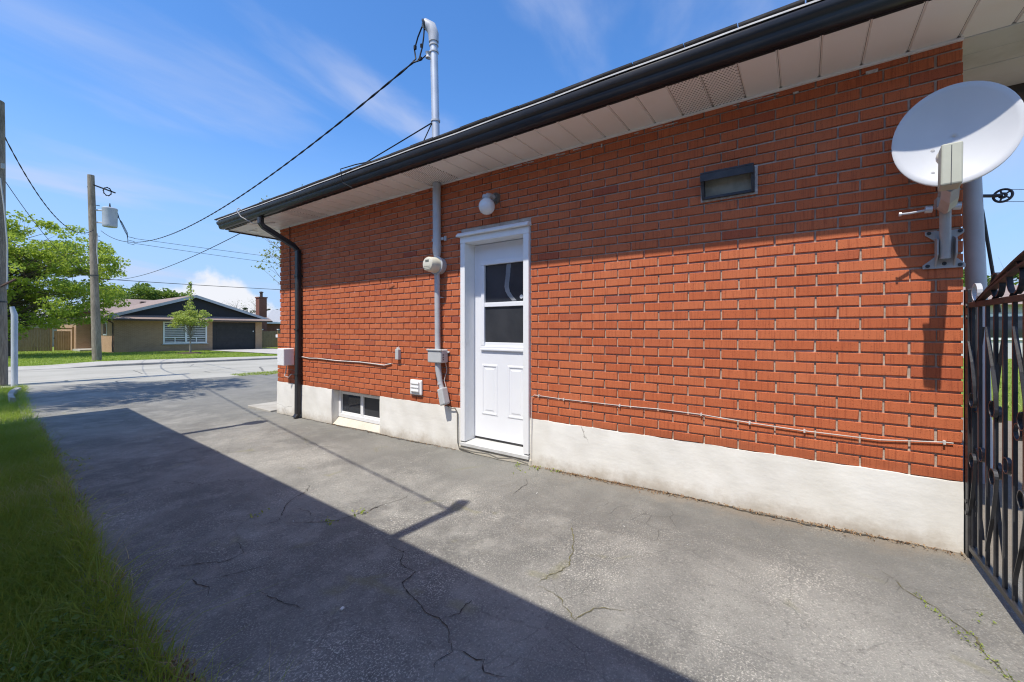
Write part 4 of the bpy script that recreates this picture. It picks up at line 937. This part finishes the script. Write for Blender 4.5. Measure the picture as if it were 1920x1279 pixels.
# ------------------------------------------------------------------ neighbour's house (beside the camera, casts the shade)
def neighbour():
    a = R(-2.52); rt = root('neighbour_house', 'house next door whose roof shades the driveway, unseen walls made white to bounce light', 'house', (-2.5, 3.5, 0))
    def T(x, y, z): # x measured from the eave line, inward negative; y along it
        ex = -.01+.044*y; return (ex+x, y-.044*x, z)
    Ya, Yb = -9, 9.53; ze = 2.88
    def quadbox(m, x0, x1, y0, y1, z0, z1):
        P = [T(x0, y0, z0), T(x1, y0, z0), T(x1, y1, z0), T(x0, y1, z0), T(x0, y0, z1), T(x1, y0, z1), T(x1, y1, z1), T(x0, y1, z1)]
        m.add(P, [(0,3,2,1),(4,5,6,7),(0,1,5,4),(1,2,6,5),(2,3,7,6),(3,0,4,7)])
    mb = MB(); quadbox(mb, -8.0, -.55, Ya+.5, Yb-.5, -.3, 2.72); mb.build('wall', m_siding('neighbour_bounce_siding', (.76, .75, .72), (.5, .5, .48)), rt)  # unseen wall, siding made white to bounce light onto the grass
    mb = MB(); quadbox(mb, -8.6, -.10, Ya, Yb, 2.72, 2.76); mb.build('soffit', SOFF, rt)
    mb = MB(); quadbox(mb, -.10, 0, Ya, Yb, 2.77, 2.88); mb.build('gutter', WHITE, rt)
    mb = MB(); P = [T(-.02, Ya, ze+.01), T(-.02, Yb, ze+.01), T(-8.6, Yb, ze+.01), T(-8.6, Ya, ze+.01), T(-4.3, Yb-4, ze+1.4), T(-4.3, Ya+4, ze+1.4)]
    mb.add(P, [(0, 1, 4, 5), (1, 2, 4), (2, 3, 5, 4), (3, 0, 5)]); mb.build('roof', SHIN, rt)
    for yw in (3.6, 6.6):
        mb = MB(); quadbox(mb, -.56, -.52, yw, yw+1.1, 1.2, 2.2); wn = mb.build('window', WHITE, rt); mb = MB(); quadbox(mb, -.521, -.515, yw+.07, yw+1.03, 1.27, 2.13); mb.build('pane', GLASS, wn)
    mb = MB(); mb.tube([(-.10, 2.10, 2.8), (-.10, 2.10, 4.14)], .040, 12); mb.tube([(-.10, 2.10, 4.1), (-.02, 2.14, 4.22)], .055, 10); ms = mb.build('service_mast', MASTM, rt, smooth=True)
    mb = MB(); mb.tube([(.02, 6.42, 2.95), (.02, 6.42, 4.82)], .055, 12); mb.lathe((.02, 6.42, 4.79), (0, 0, 1), [(0, .06), (.02, .12), (.16, .12), (.20, .07)], 14); mb.build('flue_pipe', MASTM, rt, smooth=True)
neighbour()
wire('neighbour_service_wire', 'service wire from the house next door to the near pole, off the left edge', [((-.10, 2.15, 4.08), (P1.x-.1, P1.y, 6.9), .12)], .008, tw=(.006, .5))

# ------------------------------------------------------------------ across the street
def bungalow():
    rt = root('tan_bungalow', 'tan brick bungalow with dark gable and charcoal garage door across the street', 'house', (13, 44, -.5))
    Yf = 41.0; zg = -.9
    mb = MB(); z1 = 1.93; d = .28
    # front wall with openings
    def wall(x0, x1, za, zb): mb.box(x0, x1, Yf, Yf+d, za, zb)
    wall(8.0, 10.80, zg, z1); wall(10.80, 13.72, zg, .05); wall(10.80, 13.72, 1.80, z1); wall(13.72, 14.12, zg, z1); wall(14.12, 17.5, 1.82, z1); wall(17.5, 18.05, zg, z1)
    mb.box(8.0, 8.28, Yf+d, 48, zg, z1); mb.box(17.77, 18.05, Yf+d, 56, zg, z1)
    mb.box(7.1, 9.0, 48.0, 48.28, zg, 2.7); mb.box(7.1, 7.38, 48.28, 56, zg, 2.7); mb.box(7.1, 18.05, 56, 56.3, zg, 2.7)
    mb.build('wall', TANB, rt)
    # picture window
    x0, x1, za, zb = 10.80, 13.72, .05, 1.80
    mb = MB(); ring_y = lambda m, a, b, c, e, t, y0, y1: (m.box(a, b, y0, y1, e-t, e), m.box(a, b, y0, y1, c, c+t), m.box(a, a+t, y0, y1, c+t, e-t), m.box(b-t, b, y0, y1, c+t, e-t))
    ring_y(mb, x0, x1, za, zb, .11, Yf-.03, Yf+.08); xm = 12.28; mb.box(xm-.07, xm+.07, Yf-.03, Yf+.08, za+.11, zb-.11); mb.box(x0+.11, xm-.07, Yf-.02, Yf+.07, .50, .58); mb.box(xm+.07, x1-.11, Yf-.02, Yf+.07, .50, .58)
    for xx in ((x0+.11+xm-.07)/2, (x1-.11+xm+.07)/2): mb.box(xx-.03, xx+.03, Yf-.015, Yf+.06, za+.11, .50)
    wn = mb.build('window', WHITE, rt)
    for a, b in ((x0+.11, xm-.07), (xm+.07, x1-.11)):
        mb = MB(); mb.box(a, b, Yf+.04, Yf+.05, za+.11, zb-.11); mb.build('pane', m_glass('far_glass', (.045, .05, .06)), wn)
        z = .64
        while z < 1.66:
            mb = MB(); mb.box(a+.01, b-.01, Yf+.030, Yf+.0385, z, z+.075); mb.build('blind_slat', BLIND, wn); z += .15
        for z in (.20, .34): mb = MB(); mb.box(a+.01, b-.01, Yf+.030, Yf+.0385, z, z+.05); mb.build('blind_slat', LTRIM, wn)
    mb = MB(); mb.box(x0-.08, x1+.08, Yf-.08, Yf+.02, za-.08, za-.002); mb.build('sill', CONC, wn)
    # garage door
    mb = MB(); mb.box(14.12, 17.5, Yf+.10, Yf+.14, zg, 1.82); gd = mb.build('garage_door', GARD, rt)
    for r in range(4):
        for c in range(2):
            a = 14.45+c*1.5; z = -.42+r*.56; mb = MB(); mb.box(a, a+1.15, Yf+.085, Yf+.1005, z, z+.34); pn = mb.build('panel', GARD, gd, bevel=.012)
    mb = MB(); mb.box(17.3, 17.36, Yf+.07, Yf+.1, .95, 1.07); mb.build('latch', WHITE, gd)
    # pent roof, soffit, gable, main roofs
    mb = MB(); mb.prism([(7.35, 40.3, 1.95), (7.35, 41.15, 2.30), (7.35, 41.15, 2.26), (7.35, 40.3, 1.90)], (11.3, 0, 0)); mb.build('pent_roof', BROOF, rt)
    mb = MB(); mb.box(7.35, 18.65, 40.27, 40.30, 1.84, 1.97); mb.build('fascia', BRTRIM, rt)
    mb = MB(); mb.box(7.36, 18.64, 40.302, 41.0, 1.885, 1.899); mb.build('soffit', LTRIM, rt)
    xm, xl, xr_ = 12.9, 7.3, 18.7; za_, zp = 2.02, 3.92
    mb = MB(); mb.prism([(xl+.9, 41.1, 2.22), (xr_-.9, 41.1, 2.22), (xm, 41.1, zp-.12)], (0, .2, 0)); mb.build('gable_siding', DSIDE, rt)
    mb = MB()
    for (a, za2), (b, zb2) in (((xl, za_), (xm, zp)), ((xr_, za_), (xm, zp))):
        mb.prism([(a, 40.75, za2), (b, 40.75, zb2), (b, 40.75, zb2+.10), (a, 40.75, za2+.10)], (0, 12, 0))
    mb.build('roof', BROOF, rt)
    mb = MB()
    for (a, za2), (b, zb2) in (((xl, za_), (xm, zp)), ((xr_, za_), (xm, zp))):
        mb.prism([(a, 40.72, za2-.13), (b, 40.72, zb2-.13), (b, 40.72, zb2+.09), (a, 40.72, za2+.09)], (0, .028, 0))
    mb.build('rake_board', LTRIM, rt)
    mb = MB(); e = 2.72; mb.add([(6.6, 47.4, e), (19.0, 47.4, e), (19.0, 57, e), (6.6, 57, e), (10.6, 52.2, 4.05), (15.5, 52.2, 4.05)], [(0, 1, 5, 4), (1, 2, 5), (2, 3, 4, 5), (3, 0, 4)]); mb.build('hip_roof', BROOF, rt)
    mb = MB(); mb.box(6.6, 9.2, 47.38, 47.41, 2.56, 2.74); mb.box(6.58, 6.61, 47.41, 57, 2.56, 2.74); mb.box(6.62, 9.2, 47.42, 48, 2.57, 2.58); mb.build('hip_fascia', BRTRIM, rt)
    for x, y, z in ((11.8, 50.4, 3.62), (13.3, 50.6, 3.7), (14.6, 50.7, 3.75)): mb = MB(); mb.box(x-.2, x+.2, y-.2, y+.2, z-.1, z+.16); mb.build('roof_vent', BRTRIM, rt, bevel=.04)
    # side window, entry door, downspout
    mb = MB(); mb.box(7.96, 8.02, 43.0, 44.1, .75, 1.85); sw = mb.build('window', WHITE, rt); mb = MB(); mb.box(7.95, 7.965, 43.1, 44.0, .85, 1.75); mb.build('pane', m_glass('side_glass', (.06, .065, .075)), sw)
    mb = MB(); mb.box(7.92, 7.99, 47.0, 47.9, -.3, 1.8); mb.build('entry_door', BRTRIM, rt)
    mb = MB(); mb.tube([(7.5, 40.33, 1.85), (7.9, 40.9, 1.65), (7.93, 41.05, 1.5), (7.93, 41.05, -.45)], .045, 8); mb.build('downspout', BRTRIM, rt)
    mb = MB(); mb.box(6.9, 8.4, 45.2, 48, terr(7, 46)-.1, terr(7, 46)+.14); mb.build('porch_slab', CONC, rt)
bungalow()
def greyhouse(name, label, x0, x1, y0, y1, ze, zr, wallm, chim=None):
    rt = root(name, label, 'house', ((x0+x1)/2, (y0+y1)/2, terr(x0, y0)))
    mb = MB(); mb.box(x0, x1, y0, y1, -1.2, ze); mb.build('wall', wallm, rt)
    mb = MB(); o_ = .5; ym = (y0+y1)/2; mb.add([(x0-o_, y0-o_, ze), (x1+o_, y0-o_, ze), (x1+o_, y1+o_, ze), (x0-o_, y1+o_, ze), (x0+3, ym, zr), (x1-3, ym, zr)], [(0, 1, 5, 4), (1, 2, 5), (2, 3, 4, 5), (3, 0, 4), (0, 3, 2, 1)]); rf = mb.build('roof', GROOF, rt)
    mb = MB(); mb.box(x0-o_, x1+o_, y0-o_-.02, y0-o_, ze-.14, ze+.02); mb.build('fascia', WHITE, rt)
    mb = MB(); mb.box((x0+x1)/2-.7, (x0+x1)/2+.7, y0-.03, y0+.02, 0, 1.2); wn = mb.build('window', WHITE, rt); mb = MB(); mb.box((x0+x1)/2-.6, (x0+x1)/2+.6, y0-.04, y0-.031, .1, 1.1); mb.build('pane', GLASS, wn)
    if chim:
        cx_, cy_, zt_ = chim; mb = MB(); mb.box(cx_-.38, cx_+.38, cy_-.4, cy_+.4, 0, zt_); mb.box(cx_-.44, cx_+.44, cy_-.46, cy_+.46, zt_, zt_+.12); ch = mb.build('chimney', REDB, rf)
        mb = MB(); mb.lathe((cx_, cy_, zt_+.12), (0, 0, 1), [(0, .14), (.45, .14), (.46, .2), (.55, .2), (.6, .05)], 12); mb.build('flue', BRTRIM, ch)
greyhouse('grey_roof_house', 'red brick house with pale grey roof and chimney right of the bungalow', 21.5, 38, 48, 58, 1.95, 3.6, REDB, (20.75, 47.3, 4.5))
greyhouse('grey_roof_house', 'pale roofed house behind the wooden fence under the maple', -2, 13.2, 66, 75, 1.9, 3.6, m_siding('cream_siding', (.40, .37, .33), (.2, .19, .18)))
def fence():
    rt = root('wooden_fence', 'cedar board fence with a gate left of the bungalow', 'fence', (3.5, 48.4, -.5))
    x = -1.0; rs = random.Random(2); bm_ = {}
    def board(x, w, h, mat, name):
        key = (w, h, mat.name)
        if key not in bm_:
            m = MB(); m.box(0, w-.008, 0, .025, 0, h); o = m.build(name, mat); bm_[key] = o.data; bpy.data.objects.remove(o)
        o = bpy.data.objects.new(name, bm_[key]); COL.objects.link(o); o.parent = rt; zz = -.49+rs.uniform(-.012, .012); o.location = (x-rt.location.x, 48.4+rs.uniform(0, .006)-rt.location.y, zz-rt.location.z)
    while x < 5.75: board(x, .145, 1.78, FENCE, 'board'); x += .145
    mb = MB(); mb.box(-1, 5.75, 48.36, 48.398, 1.24, 1.30); mb.build('top_rail', FENCE, rt)
    for px in (-.9, 1.2, 3.3, 5.80, 6.98): mb = MB(); mb.box(px-.05, px+.05, 48.33, 48.43, -.6, 1.42); mb.build('post', FENCE2 if px > 5 else FENCE, rt)
    x = 5.95
    while x < 6.85: board(x, .13, 1.55, FENCE2, 'gate_board'); x += .13
    mb = MB(); mb.box(5.9, 6.95, 48.36, 48.44, 1.20, 1.30); mb.build('gate_header', FENCE2, rt)
    mb = MB(); mb.box(5.92, 5.97, 48.36, 48.40, .42, .55); mb.build('latch', BLACK, rt)
fence()
def fence2():
    rt = root('wooden_fence', 'short weathered fence between the bungalow garage and the grey roof house', 'fence', (20, 45.5, -.7)); rs = random.Random(4); me = None; x = 18.1
    while x < 22.5:
        if me is None: m = MB(); m.box(0, .14, 0, .025, 0, 1.7); o = m.build('board', FENCE); me = o.data; bpy.data.objects.remove(o)
        o = bpy.data.objects.new('board', me); COL.objects.link(o); o.parent = rt; o.location = (x-20, rs.uniform(0, .01), rs.uniform(-.02, .02)); x += .15
    for x in (18.3, 20.0, 21.6):
        mb = MB(); mb.box(x-.06, x+.06, 45.38, 45.5, -.7, 1.12); p = mb.build('post', FENCE, rt); mb = MB(); mb.box(x-.09, x+.09, 45.35, 45.53, 1.12, 1.22); mb.build('post_cap', WHITE, p)
fence2()
# mulch ring under the sapling
mb = MB(); sx, sy = 10.57, 34.47; sz = terr(sx, sy); mb.lathe((sx, sy, sz-.05), (0, 0, 1), [(0, .95), (.06, .85), (.13, .5), (.15, 0)], 20); tag(mb.build('mulch_ring', MULCH, smooth=True), 'ring of dark mulch round the sapling on the far lawn', 'mulch')
# white garage seen through the gate
gr = root('white_garage', 'white sided garage seen through the iron gate', 'garage', (27, -7, 0))
mb = MB(); mb.box(24, 30, -12, -3, -.3, 2.2); mb.build('wall', WSIDE, gr)
mb = MB(); mb.add([(23.6, -12.5, 2.15), (23.6, -2.5, 2.15), (30.4, -2.5, 2.15), (30.4, -12.5, 2.15), (27, -12.5, 3.1), (27, -2.5, 3.1)], [(0, 1, 5, 4), (2, 3, 4, 5), (1, 2, 5), (3, 0, 4)]); mb.build('roof', BROOF, gr)
mb = MB(); mb.box(23.94, 24.02, -7.2, -5.8, .8, 1.8); wn = mb.build('window', WHITE, gr); mb = MB(); mb.box(23.92, 23.939, -7.1, -5.9, .9, 1.7); mb.build('pane', GLASS, wn)

# ------------------------------------------------------------------ vegetation
def leaves_mesh(C, size, rs, upb=.5, asp=.75):
    """kite-shaped leaves at centres C (n,3)"""
    n = len(C); a = rs.normal(0, 1, (n, 3)); a /= np.linalg.norm(a, axis=1)[:, None]
    nrm = rs.normal(0, 1, (n, 3))+np.array([0, 0, upb*2]); b = np.cross(nrm, a); b /= np.linalg.norm(b, axis=1)[:, None]+1e-9
    s = size*rs.uniform(.6, 1.25, n)[:, None]; c = np.cross(a, b)*s*.18
    V = np.stack([C-a*s*.5, C+b*s*.5*asp+c, C+a*s*.55, C-b*s*.5*asp+c], 1).reshape(-1, 3)
    return V, np.arange(4*n).reshape(n, 4), np.repeat(np.clip(rs.normal(.5, .25, n), 0, 1), 4)
def tree(name, label, base, h, r0, cc, rad, ncl, nl, ls, cr, leafm, seed, bark=BARK, group=None, nmain=9, flat=.6, cat='tree', shell=.5, low=None, spire=None):
    rs = np.random.default_rng(seed); b = Vector(base); rt = root(name, label, cat, tuple(b), group)
    cc = Vector(cc); mb = MB(); top = Vector((cc.x*.6+b.x*.4, cc.y*.6+b.y*.4, b.z+h))
    tp = []; 
    for i in range(9):
        t = i/8; p = b.lerp(top, t); p += Vector(rs.normal(0, .05*h*.2*t+.001, 3)); p.z = b.z+(h)*t-(.15 if i == 0 else 0); tp.append(p)
    mb.tube(tp, [max(.012, r0*(1-.88*(i/8))+(.25*r0 if i == 0 else 0)) for i in range(9)], 9)
    d = rs.normal(0, 1, (ncl, 3)); d /= np.linalg.norm(d, axis=1)[:, None]; rr = rs.uniform(0, 1, ncl)**shell
    K = np.array(cc[:])+d*rr[:, None]*np.array(rad)
    if low is not None: K = K[K[:, 2] > low]
    for _k in range(len(K)):
        e = Vector(K[_k]); tz = min(max((e.z-b.z)/h-rs.uniform(.12, .3), .22), .95); i = int(tz*8); q = tp[i].lerp(tp[min(i+1, 8)], tz*8-i)
        L = (e-q).length; m_ = q.lerp(e, .5)+Vector((0, 0, .10*L))+Vector(rs.normal(0, .05*L, 3)); pts = [q*(1-t)**2+m_*2*t*(1-t)+e*t*t for t in (0, .25, .5, .75, 1)]
        ra = min(r0*.40, .0065*L+.006); mb.tube(pts, [ra, ra*.75, ra*.5, ra*.3, ra*.12], 5, False)
        for _ in range(2):
            t0 = rs.uniform(.45, .8); p = pts[int(t0*4)]; mb.tube([p, p+Vector(rs.normal(0, cr*.8, 3))+Vector((0, 0, cr*.3))], [ra*.35, ra*.1], 4, False)
    mb.build('trunk', bark, rt, smooth=True)
    C = []
    for k in K:
        n = int(nl*rs.uniform(.6, 1.4)); q = rs.normal(0, 1, (n, 3)); q /= (np.linalg.norm(q, axis=1)[:, None]+1e-9); q *= rs.uniform(.25, 1, n)[:, None]**.6
        C.append(k+q*np.array([cr, cr, cr*flat])*rs.uniform(.7, 1.25))
    if spire: C.append(np.array([ [spire[0]+rs.normal(0, .16*(1-t)+.04), spire[1]+rs.normal(0, .16*(1-t)+.04), spire[2]+t*spire[3]] for t in rs.uniform(0, 1, spire[4]) ]))
    if nl > 0:
        C = np.concatenate(C); V, F, A = leaves_mesh(C, ls, rs); o = npmesh('crown', V, F, leafm, rt, attr=A); o['kind'] = 'stuff'
    return rt
mx_, my_ = 2.75, 38.0
tree('maple_tree', 'large bright green maple spreading over the far lawn at the left', (mx_, my_, terr(mx_, my_)), 7.4, .26, (2.9, 38, 4.15), (5.15, 4.6, 3.9), 310, 125, .165, .72, LF_MAPLE, 21, flat=.45, shell=.42, low=.75)
tree('sapling', 'slim young tree with pale leaves in a mulch ring before the window', (sx, sy, sz), 4.7, .055, (sx, sy, 1.95), (1.25, 1.2, .8), 64, 42, .12, .30, LF_SAP, 5, bark=BARKP, flat=.5, spire=(sx, sy, 2.5, 1.95, 260), low=1.35)
for i, (x, y, h, rx, lab) in enumerate(((14.2, 66, 6.6, 3.6, 'broad round green tree behind the bungalow roof at its left'), (18.4, 67, 5.6, 3.4, 'lower round green tree behind the bungalow roof nearer its peak'))):
    tree('round_tree', lab, (x, y, terr(x, y)), h, .25, (x, y, 4.1-.6*i), (rx, 3, 2.6), 110, 75, .30, .8, LF_HEDGE, 31+i, group='trees behind the bungalow', shell=.35)
for i, (x, y, h, lab) in enumerate(((25.6, 66, 5.6, 'bare branched tree just right of the bungalow gable'), (28.6, 66, 6.2, 'bare branched tree left of the brick chimney'), (21.0, 69, 5.6, 'faint bare tree behind the bungalow peak'))):
    tree('bare_tree', lab, (x, y, terr(x, y)), h, .14, (x, y, h*.68), (2.0, 2, 1.9), 70, 3, .12, .6, LF_PALE, 41+i, bark=BARKP, group='bare trees behind the bungalow', shell=.4)
for i, (x, y, h) in enumerate(((25.4, 63, 4.2), (26.3, 63, 3.9), (27.9, 60, 4.3), (29.6, 60, 4.1))):
    tree('cypress', ['dark cypress left of a pair by the grey roof', 'dark cypress right of a pair by the grey roof', 'dark evergreen just right of the chimney', 'rounded dark evergreen farthest right over the grey roof'][i], (x, y, terr(x, y)), h-.5, .12, (x, y, h*.5), (.62 if i < 2 else 1.3, .6, h*.5), 60, 60, .2, .35, LF_DARK, 51+i, group='evergreens beyond the street', shell=.4)
tree('spring_tree', 'sparse pale green tree peeking past the house corner', (9.3, 18.0, terr(9.3, 18)), 6.6, .12, (9.35, 18, 5.1), (1.75, 1.6, 2.3), 95, 14, .10, .35, LF_PALE, 61, bark=BARKP, shell=.45)
tree('street_tree', 'tall sparse tree on the lawn next door, off the left edge', (-2.9, 12.6, terr(-2.9, 12.6)), 10.5, .2, (-2.7, 12.6, 8.3), (3.0, 2.5, 2.4), 190, 48, .15, .5, LF_PALE, 71, bark=BARKP, shell=.5)
for i, (x, y, h) in enumerate(((-9, 62, 6.5), (-17, 70, 7.5), (-26, 64, 6.8), (-36, 72, 8))):
    tree('round_tree', ['rounded green tree nearest the near pole, beyond the far lawn', 'second green tree left beyond the far lawn', 'third green tree left beyond the far lawn', 'leftmost far green tree beyond the lawn'][i], (x, y, terr(x, y)), h, .25, (x, y, h*.55), (4, 3.5, h*.42), 80, 60, .34, .9, LF_HEDGE, 91+i, group='trees beyond the far lawn', shell=.35)
for i, (x, y) in enumerate(((36, -9), (32, 3), (38, -15))):
    tree('backyard_tree', ['green tree beyond the white garage', 'green tree behind the house at the back garden', 'green tree far behind the clothesline'][i], (x, y, .3), 4.6, .2, (x, y, 3.0), (3, 3, 1.9), 60, 55, .3, .8, LF_HEDGE, 81+i, group='back garden trees')
# grass
def blades(name, label, P, hmin, hmax, w, mat, seed, lean=.5):
    rs = np.random.default_rng(seed); n = len(P); h = rs.uniform(hmin, hmax, n)*rs.uniform(.7, 1.2, n); a = rs.uniform(0, 2*np.pi, n); s = np.stack([np.cos(a), np.sin(a), 0*a], 1)
    d = rs.normal(0, 1, (n, 2)); dirv = np.stack([d[:, 0], d[:, 1], 0*a], 1)*lean*h[:, None]*.5
    ww = (w*rs.uniform(.6, 1.3, n))[:, None]; up = np.array([0, 0, 1.])*h[:, None]
    m = P+dirv*.35+up*.55; t = P+dirv*1.2+up*.95
    V = np.stack([P-s*ww, P+s*ww, m+s*ww*.75, m-s*ww*.75, t], 1).reshape(-1, 3)
    i = np.arange(n)*5; F = np.concatenate([np.stack([i, i+1, i+2], 1), np.stack([i, i+2, i+3], 1), np.stack([i+3, i+2, i+4], 1)])
    # patchy colour by position
    pc = .5+.22*np.sin(3.1*P[:, 0]+1.3*P[:, 1])+.18*np.sin(5.7*P[:, 1]-2*P[:, 0])
    A = np.repeat(np.clip(pc+rs.normal(0, .22, n), 0, 1), 5)
    o = npmesh(name, V, F, mat, attr=A); o['kind'] = 'stuff'; o['label'] = label; o['category'] = 'grass'
def scatter(n, x0, x1, y0, y1, rs, fx=None):
    x = rs.uniform(x0, x1, n); y = rs.uniform(y0, y1, n); return x, y
rs = np.random.default_rng(99); P = []
for n, y0, y1, xa in ((42000, .6, 4.2, -.5), (38000, 4.2, 9, -.5), (26000, 9, 15.6, -1.6)):
    y = rs.uniform(y0, y1, n); e = np.array([gedge(q) for q in y]); u = rs.uniform(0, 1, n)**.75; x = xa+(e+.03-xa)*u+rs.normal(0, .022, n)*(u > .9); P.append(np.stack([x, y, np.array([terr(a, b) for a, b in zip(x, y)])-.015], 1))
P = np.concatenate(P); blades('lawn_grass', 'uncut green grass along the left edge of the driveway', P, .045, .115, .0026, GRASS, 1, .9)
y = np.concatenate([rs.uniform(.7, 4, 900), rs.uniform(4, 15, 900)]); x = np.array([gedge(q) for q in y])+rs.normal(-.02, .035, 1800); P = np.stack([x, y, np.array([terr(a, b) for a, b in zip(x, y)])-.01], 1); blades('edge_grass', 'long straggling grass spilling over the driveway edge', P, .09, .19, .0024, GRASS, 8, 1.5)
y = rs.uniform(.7, 9, 700); x = np.array([gedge(q) for q in y])+rs.normal(.02, .04, 700); P = np.stack([x, y, np.array([terr(a, b) for a, b in zip(x, y)])], 1); blades('dry_grass', 'dry straw blades along the driveway edge', P, .03, .11, .002, m_leaf('straw', (.38, .30, .16), (.55, .46, .27), .3), 9, 2.2)
# far lawn
x = rs.uniform(-12, 14, 60000); y = rs.uniform(24.6, 41, 60000); ok = (y > np.interp(x, [-60, 2.2, 6, 11.4, 90], [25.3, 25.4, 25.4, 24.5, 24.4])) & ~((x > 13.0+.4*(y > 26)) ) & ~((x > 8) & (y > 40.9))
x2 = rs.uniform(-12, 7.6, 16000); y2 = rs.uniform(41, 48.3, 16000)
x = np.concatenate([x[ok], x2]); y = np.concatenate([y[ok], y2]); P = np.stack([x, y, np.array([terr(a, b) for a, b in zip(x, y)])-.02], 1); blades('far_lawn_grass', 'bright green lawn before the tan bungalow', P, .05, .10, .009, GRASSF, 2, 1.0)
x = rs.uniform(5.4, 12, 9000); y = rs.uniform(13.0, 14.4, 9000); ok = (y > 13.36+.25*np.sin(3*x)*(x < 7)+.35*(x < 5.9)) ; x, y = x[ok], y[ok]; P = np.stack([x, y, np.array([terr(a, b) for a, b in zip(x, y)])], 1); blades('verge_grass', 'strip of short grass by the road past the house corner', P, .03, .07, .005, GRASS, 3, 1.0)
x = rs.uniform(8.1, 23.5, 16000); y = rs.uniform(-11, 1, 16000); P = np.stack([x, y, np.array([terr(a, b) for a, b in zip(x, y)])-.015], 1); blades('back_lawn_grass', 'green back lawn seen through the gate bars', P, .04, .09, .006, GRASSF, 4, 1.0)
# broad weeds in the lawn, weeds in the cracks
def weeds(name, label, pts, n, spread, size, mat, seed, up=.02):
    rs = np.random.default_rng(seed); C = []
    for x, y in pts:
        m = rs.integers(max(1, n//2), n+1); q = rs.normal(0, spread, (m, 2)); 
        for a, b in q: C.append((x+a, y+b, terr(x+a, y+b)+.016+abs(rs.normal(0, up))))
    V, F, A = leaves_mesh(np.array(C), size, rs, 1.2, .6); o = npmesh(name, V, F, mat, attr=A); o['kind'] = 'stuff'; o['label'] = label; o['category'] = 'weeds'
wp = [(2.62+(2.12-2.62)*t+.01*math.sin(20*t), -.40+(-.58+.40)*t) for t in np.linspace(.1, 1, 15)]+[(2.37, -.53), (2.30, -.535), (2.22, -.555), (2.55, -.60), (2.50, -.63), (2.48, -.58)]
weeds('crack_weeds', 'tiny green weeds growing in the crack near the gate', wp, 8, .010, .010, GRASS, 5, .004)
weeds('driveway_weeds', 'small weeds and clover at the driveway edge', [(.80, 6.2), (.85, 5.9), (.86, 5.6), (.82, 5.3), (.74, 5.0), (.66, 4.3), (.62, 3.9), (.9, 5.75), (1.7, 2.46), (1.5, 2.5), (1.3, 3.0), (2.98, 2.02), (3.13, 1.95), (3.16, 1.75), (3.1, 2.12)], 14, .03, .022, GRASS, 6, .012)
lw = [(rs.uniform(.1, .46), rs.uniform(1.1, 2.6)) for _ in range(70)]
weeds('lawn_clover', 'broad leaved clover among the near grass', lw, 16, .03, .028, m_leaf('clover_leaf', (.11, .19, .04), (.20, .29, .08), .35), 7, .045)
# leaf litter along the foundation, white chips
def litter(name, label, n, seed, f, size, mat, up=.004):
    rs = np.random.default_rng(seed); C = np.array([f(rs) for _ in range(n)]); C = np.array([(x, y, terr(x, y)+.017+abs(rs.normal(0, up))) for x, y in C])
    V, F, A = leaves_mesh(C, size, rs, 2.0, .5); o = npmesh(name, V, F, mat, attr=A); o['kind'] = 'stuff'; o['label'] = label; o['category'] = 'litter'
def wallfoot(r):
    y = r.choice([r.uniform(-.68, 2.0), r.normal(.95, .35), r.normal(1.5, .25), r.normal(-.1, .35)]); y = min(max(y, -.68), 2.0); return 3.178-abs(r.normal(0, .028)), y
litter('dead_leaf_litter', 'brown dead leaves and grit along the foot of the foundation', 900, 11, wallfoot, .016, LITTER)
litter('grit_litter', 'brown debris at the foot of the foundation left of the door', 350, 12, lambda r: (3.18-abs(r.normal(0, .02)), r.uniform(2.95, 5.3)), .013, LITTER)
litter('edge_litter', 'dead grass and leaves at the lawn edge', 420, 13, lambda r: (lambda y: (gedge(y)+r.normal(.035, .03), y))(r.uniform(.9, 9) if r.random() > .35 else r.normal(1.75, .18)), .026, LITTER, .006)
litter('white_chips', 'tiny white petals and chips scattered on the driveway', 26, 14, lambda r: (r.uniform(.9, 3.0), r.uniform(.3, 4.0)), .012, PEBBLE, .002)
mb = MB(); mb.obox((1.06, 1.66, terr(1.06, 1.66)+.018), (.009, .003, 0), (-.002, .006, 0), (0, 0, .004)); tag(mb.build('paper_scrap', PEBBLE, bevel=.002), 'white scrap lying on the shaded asphalt', 'scrap')
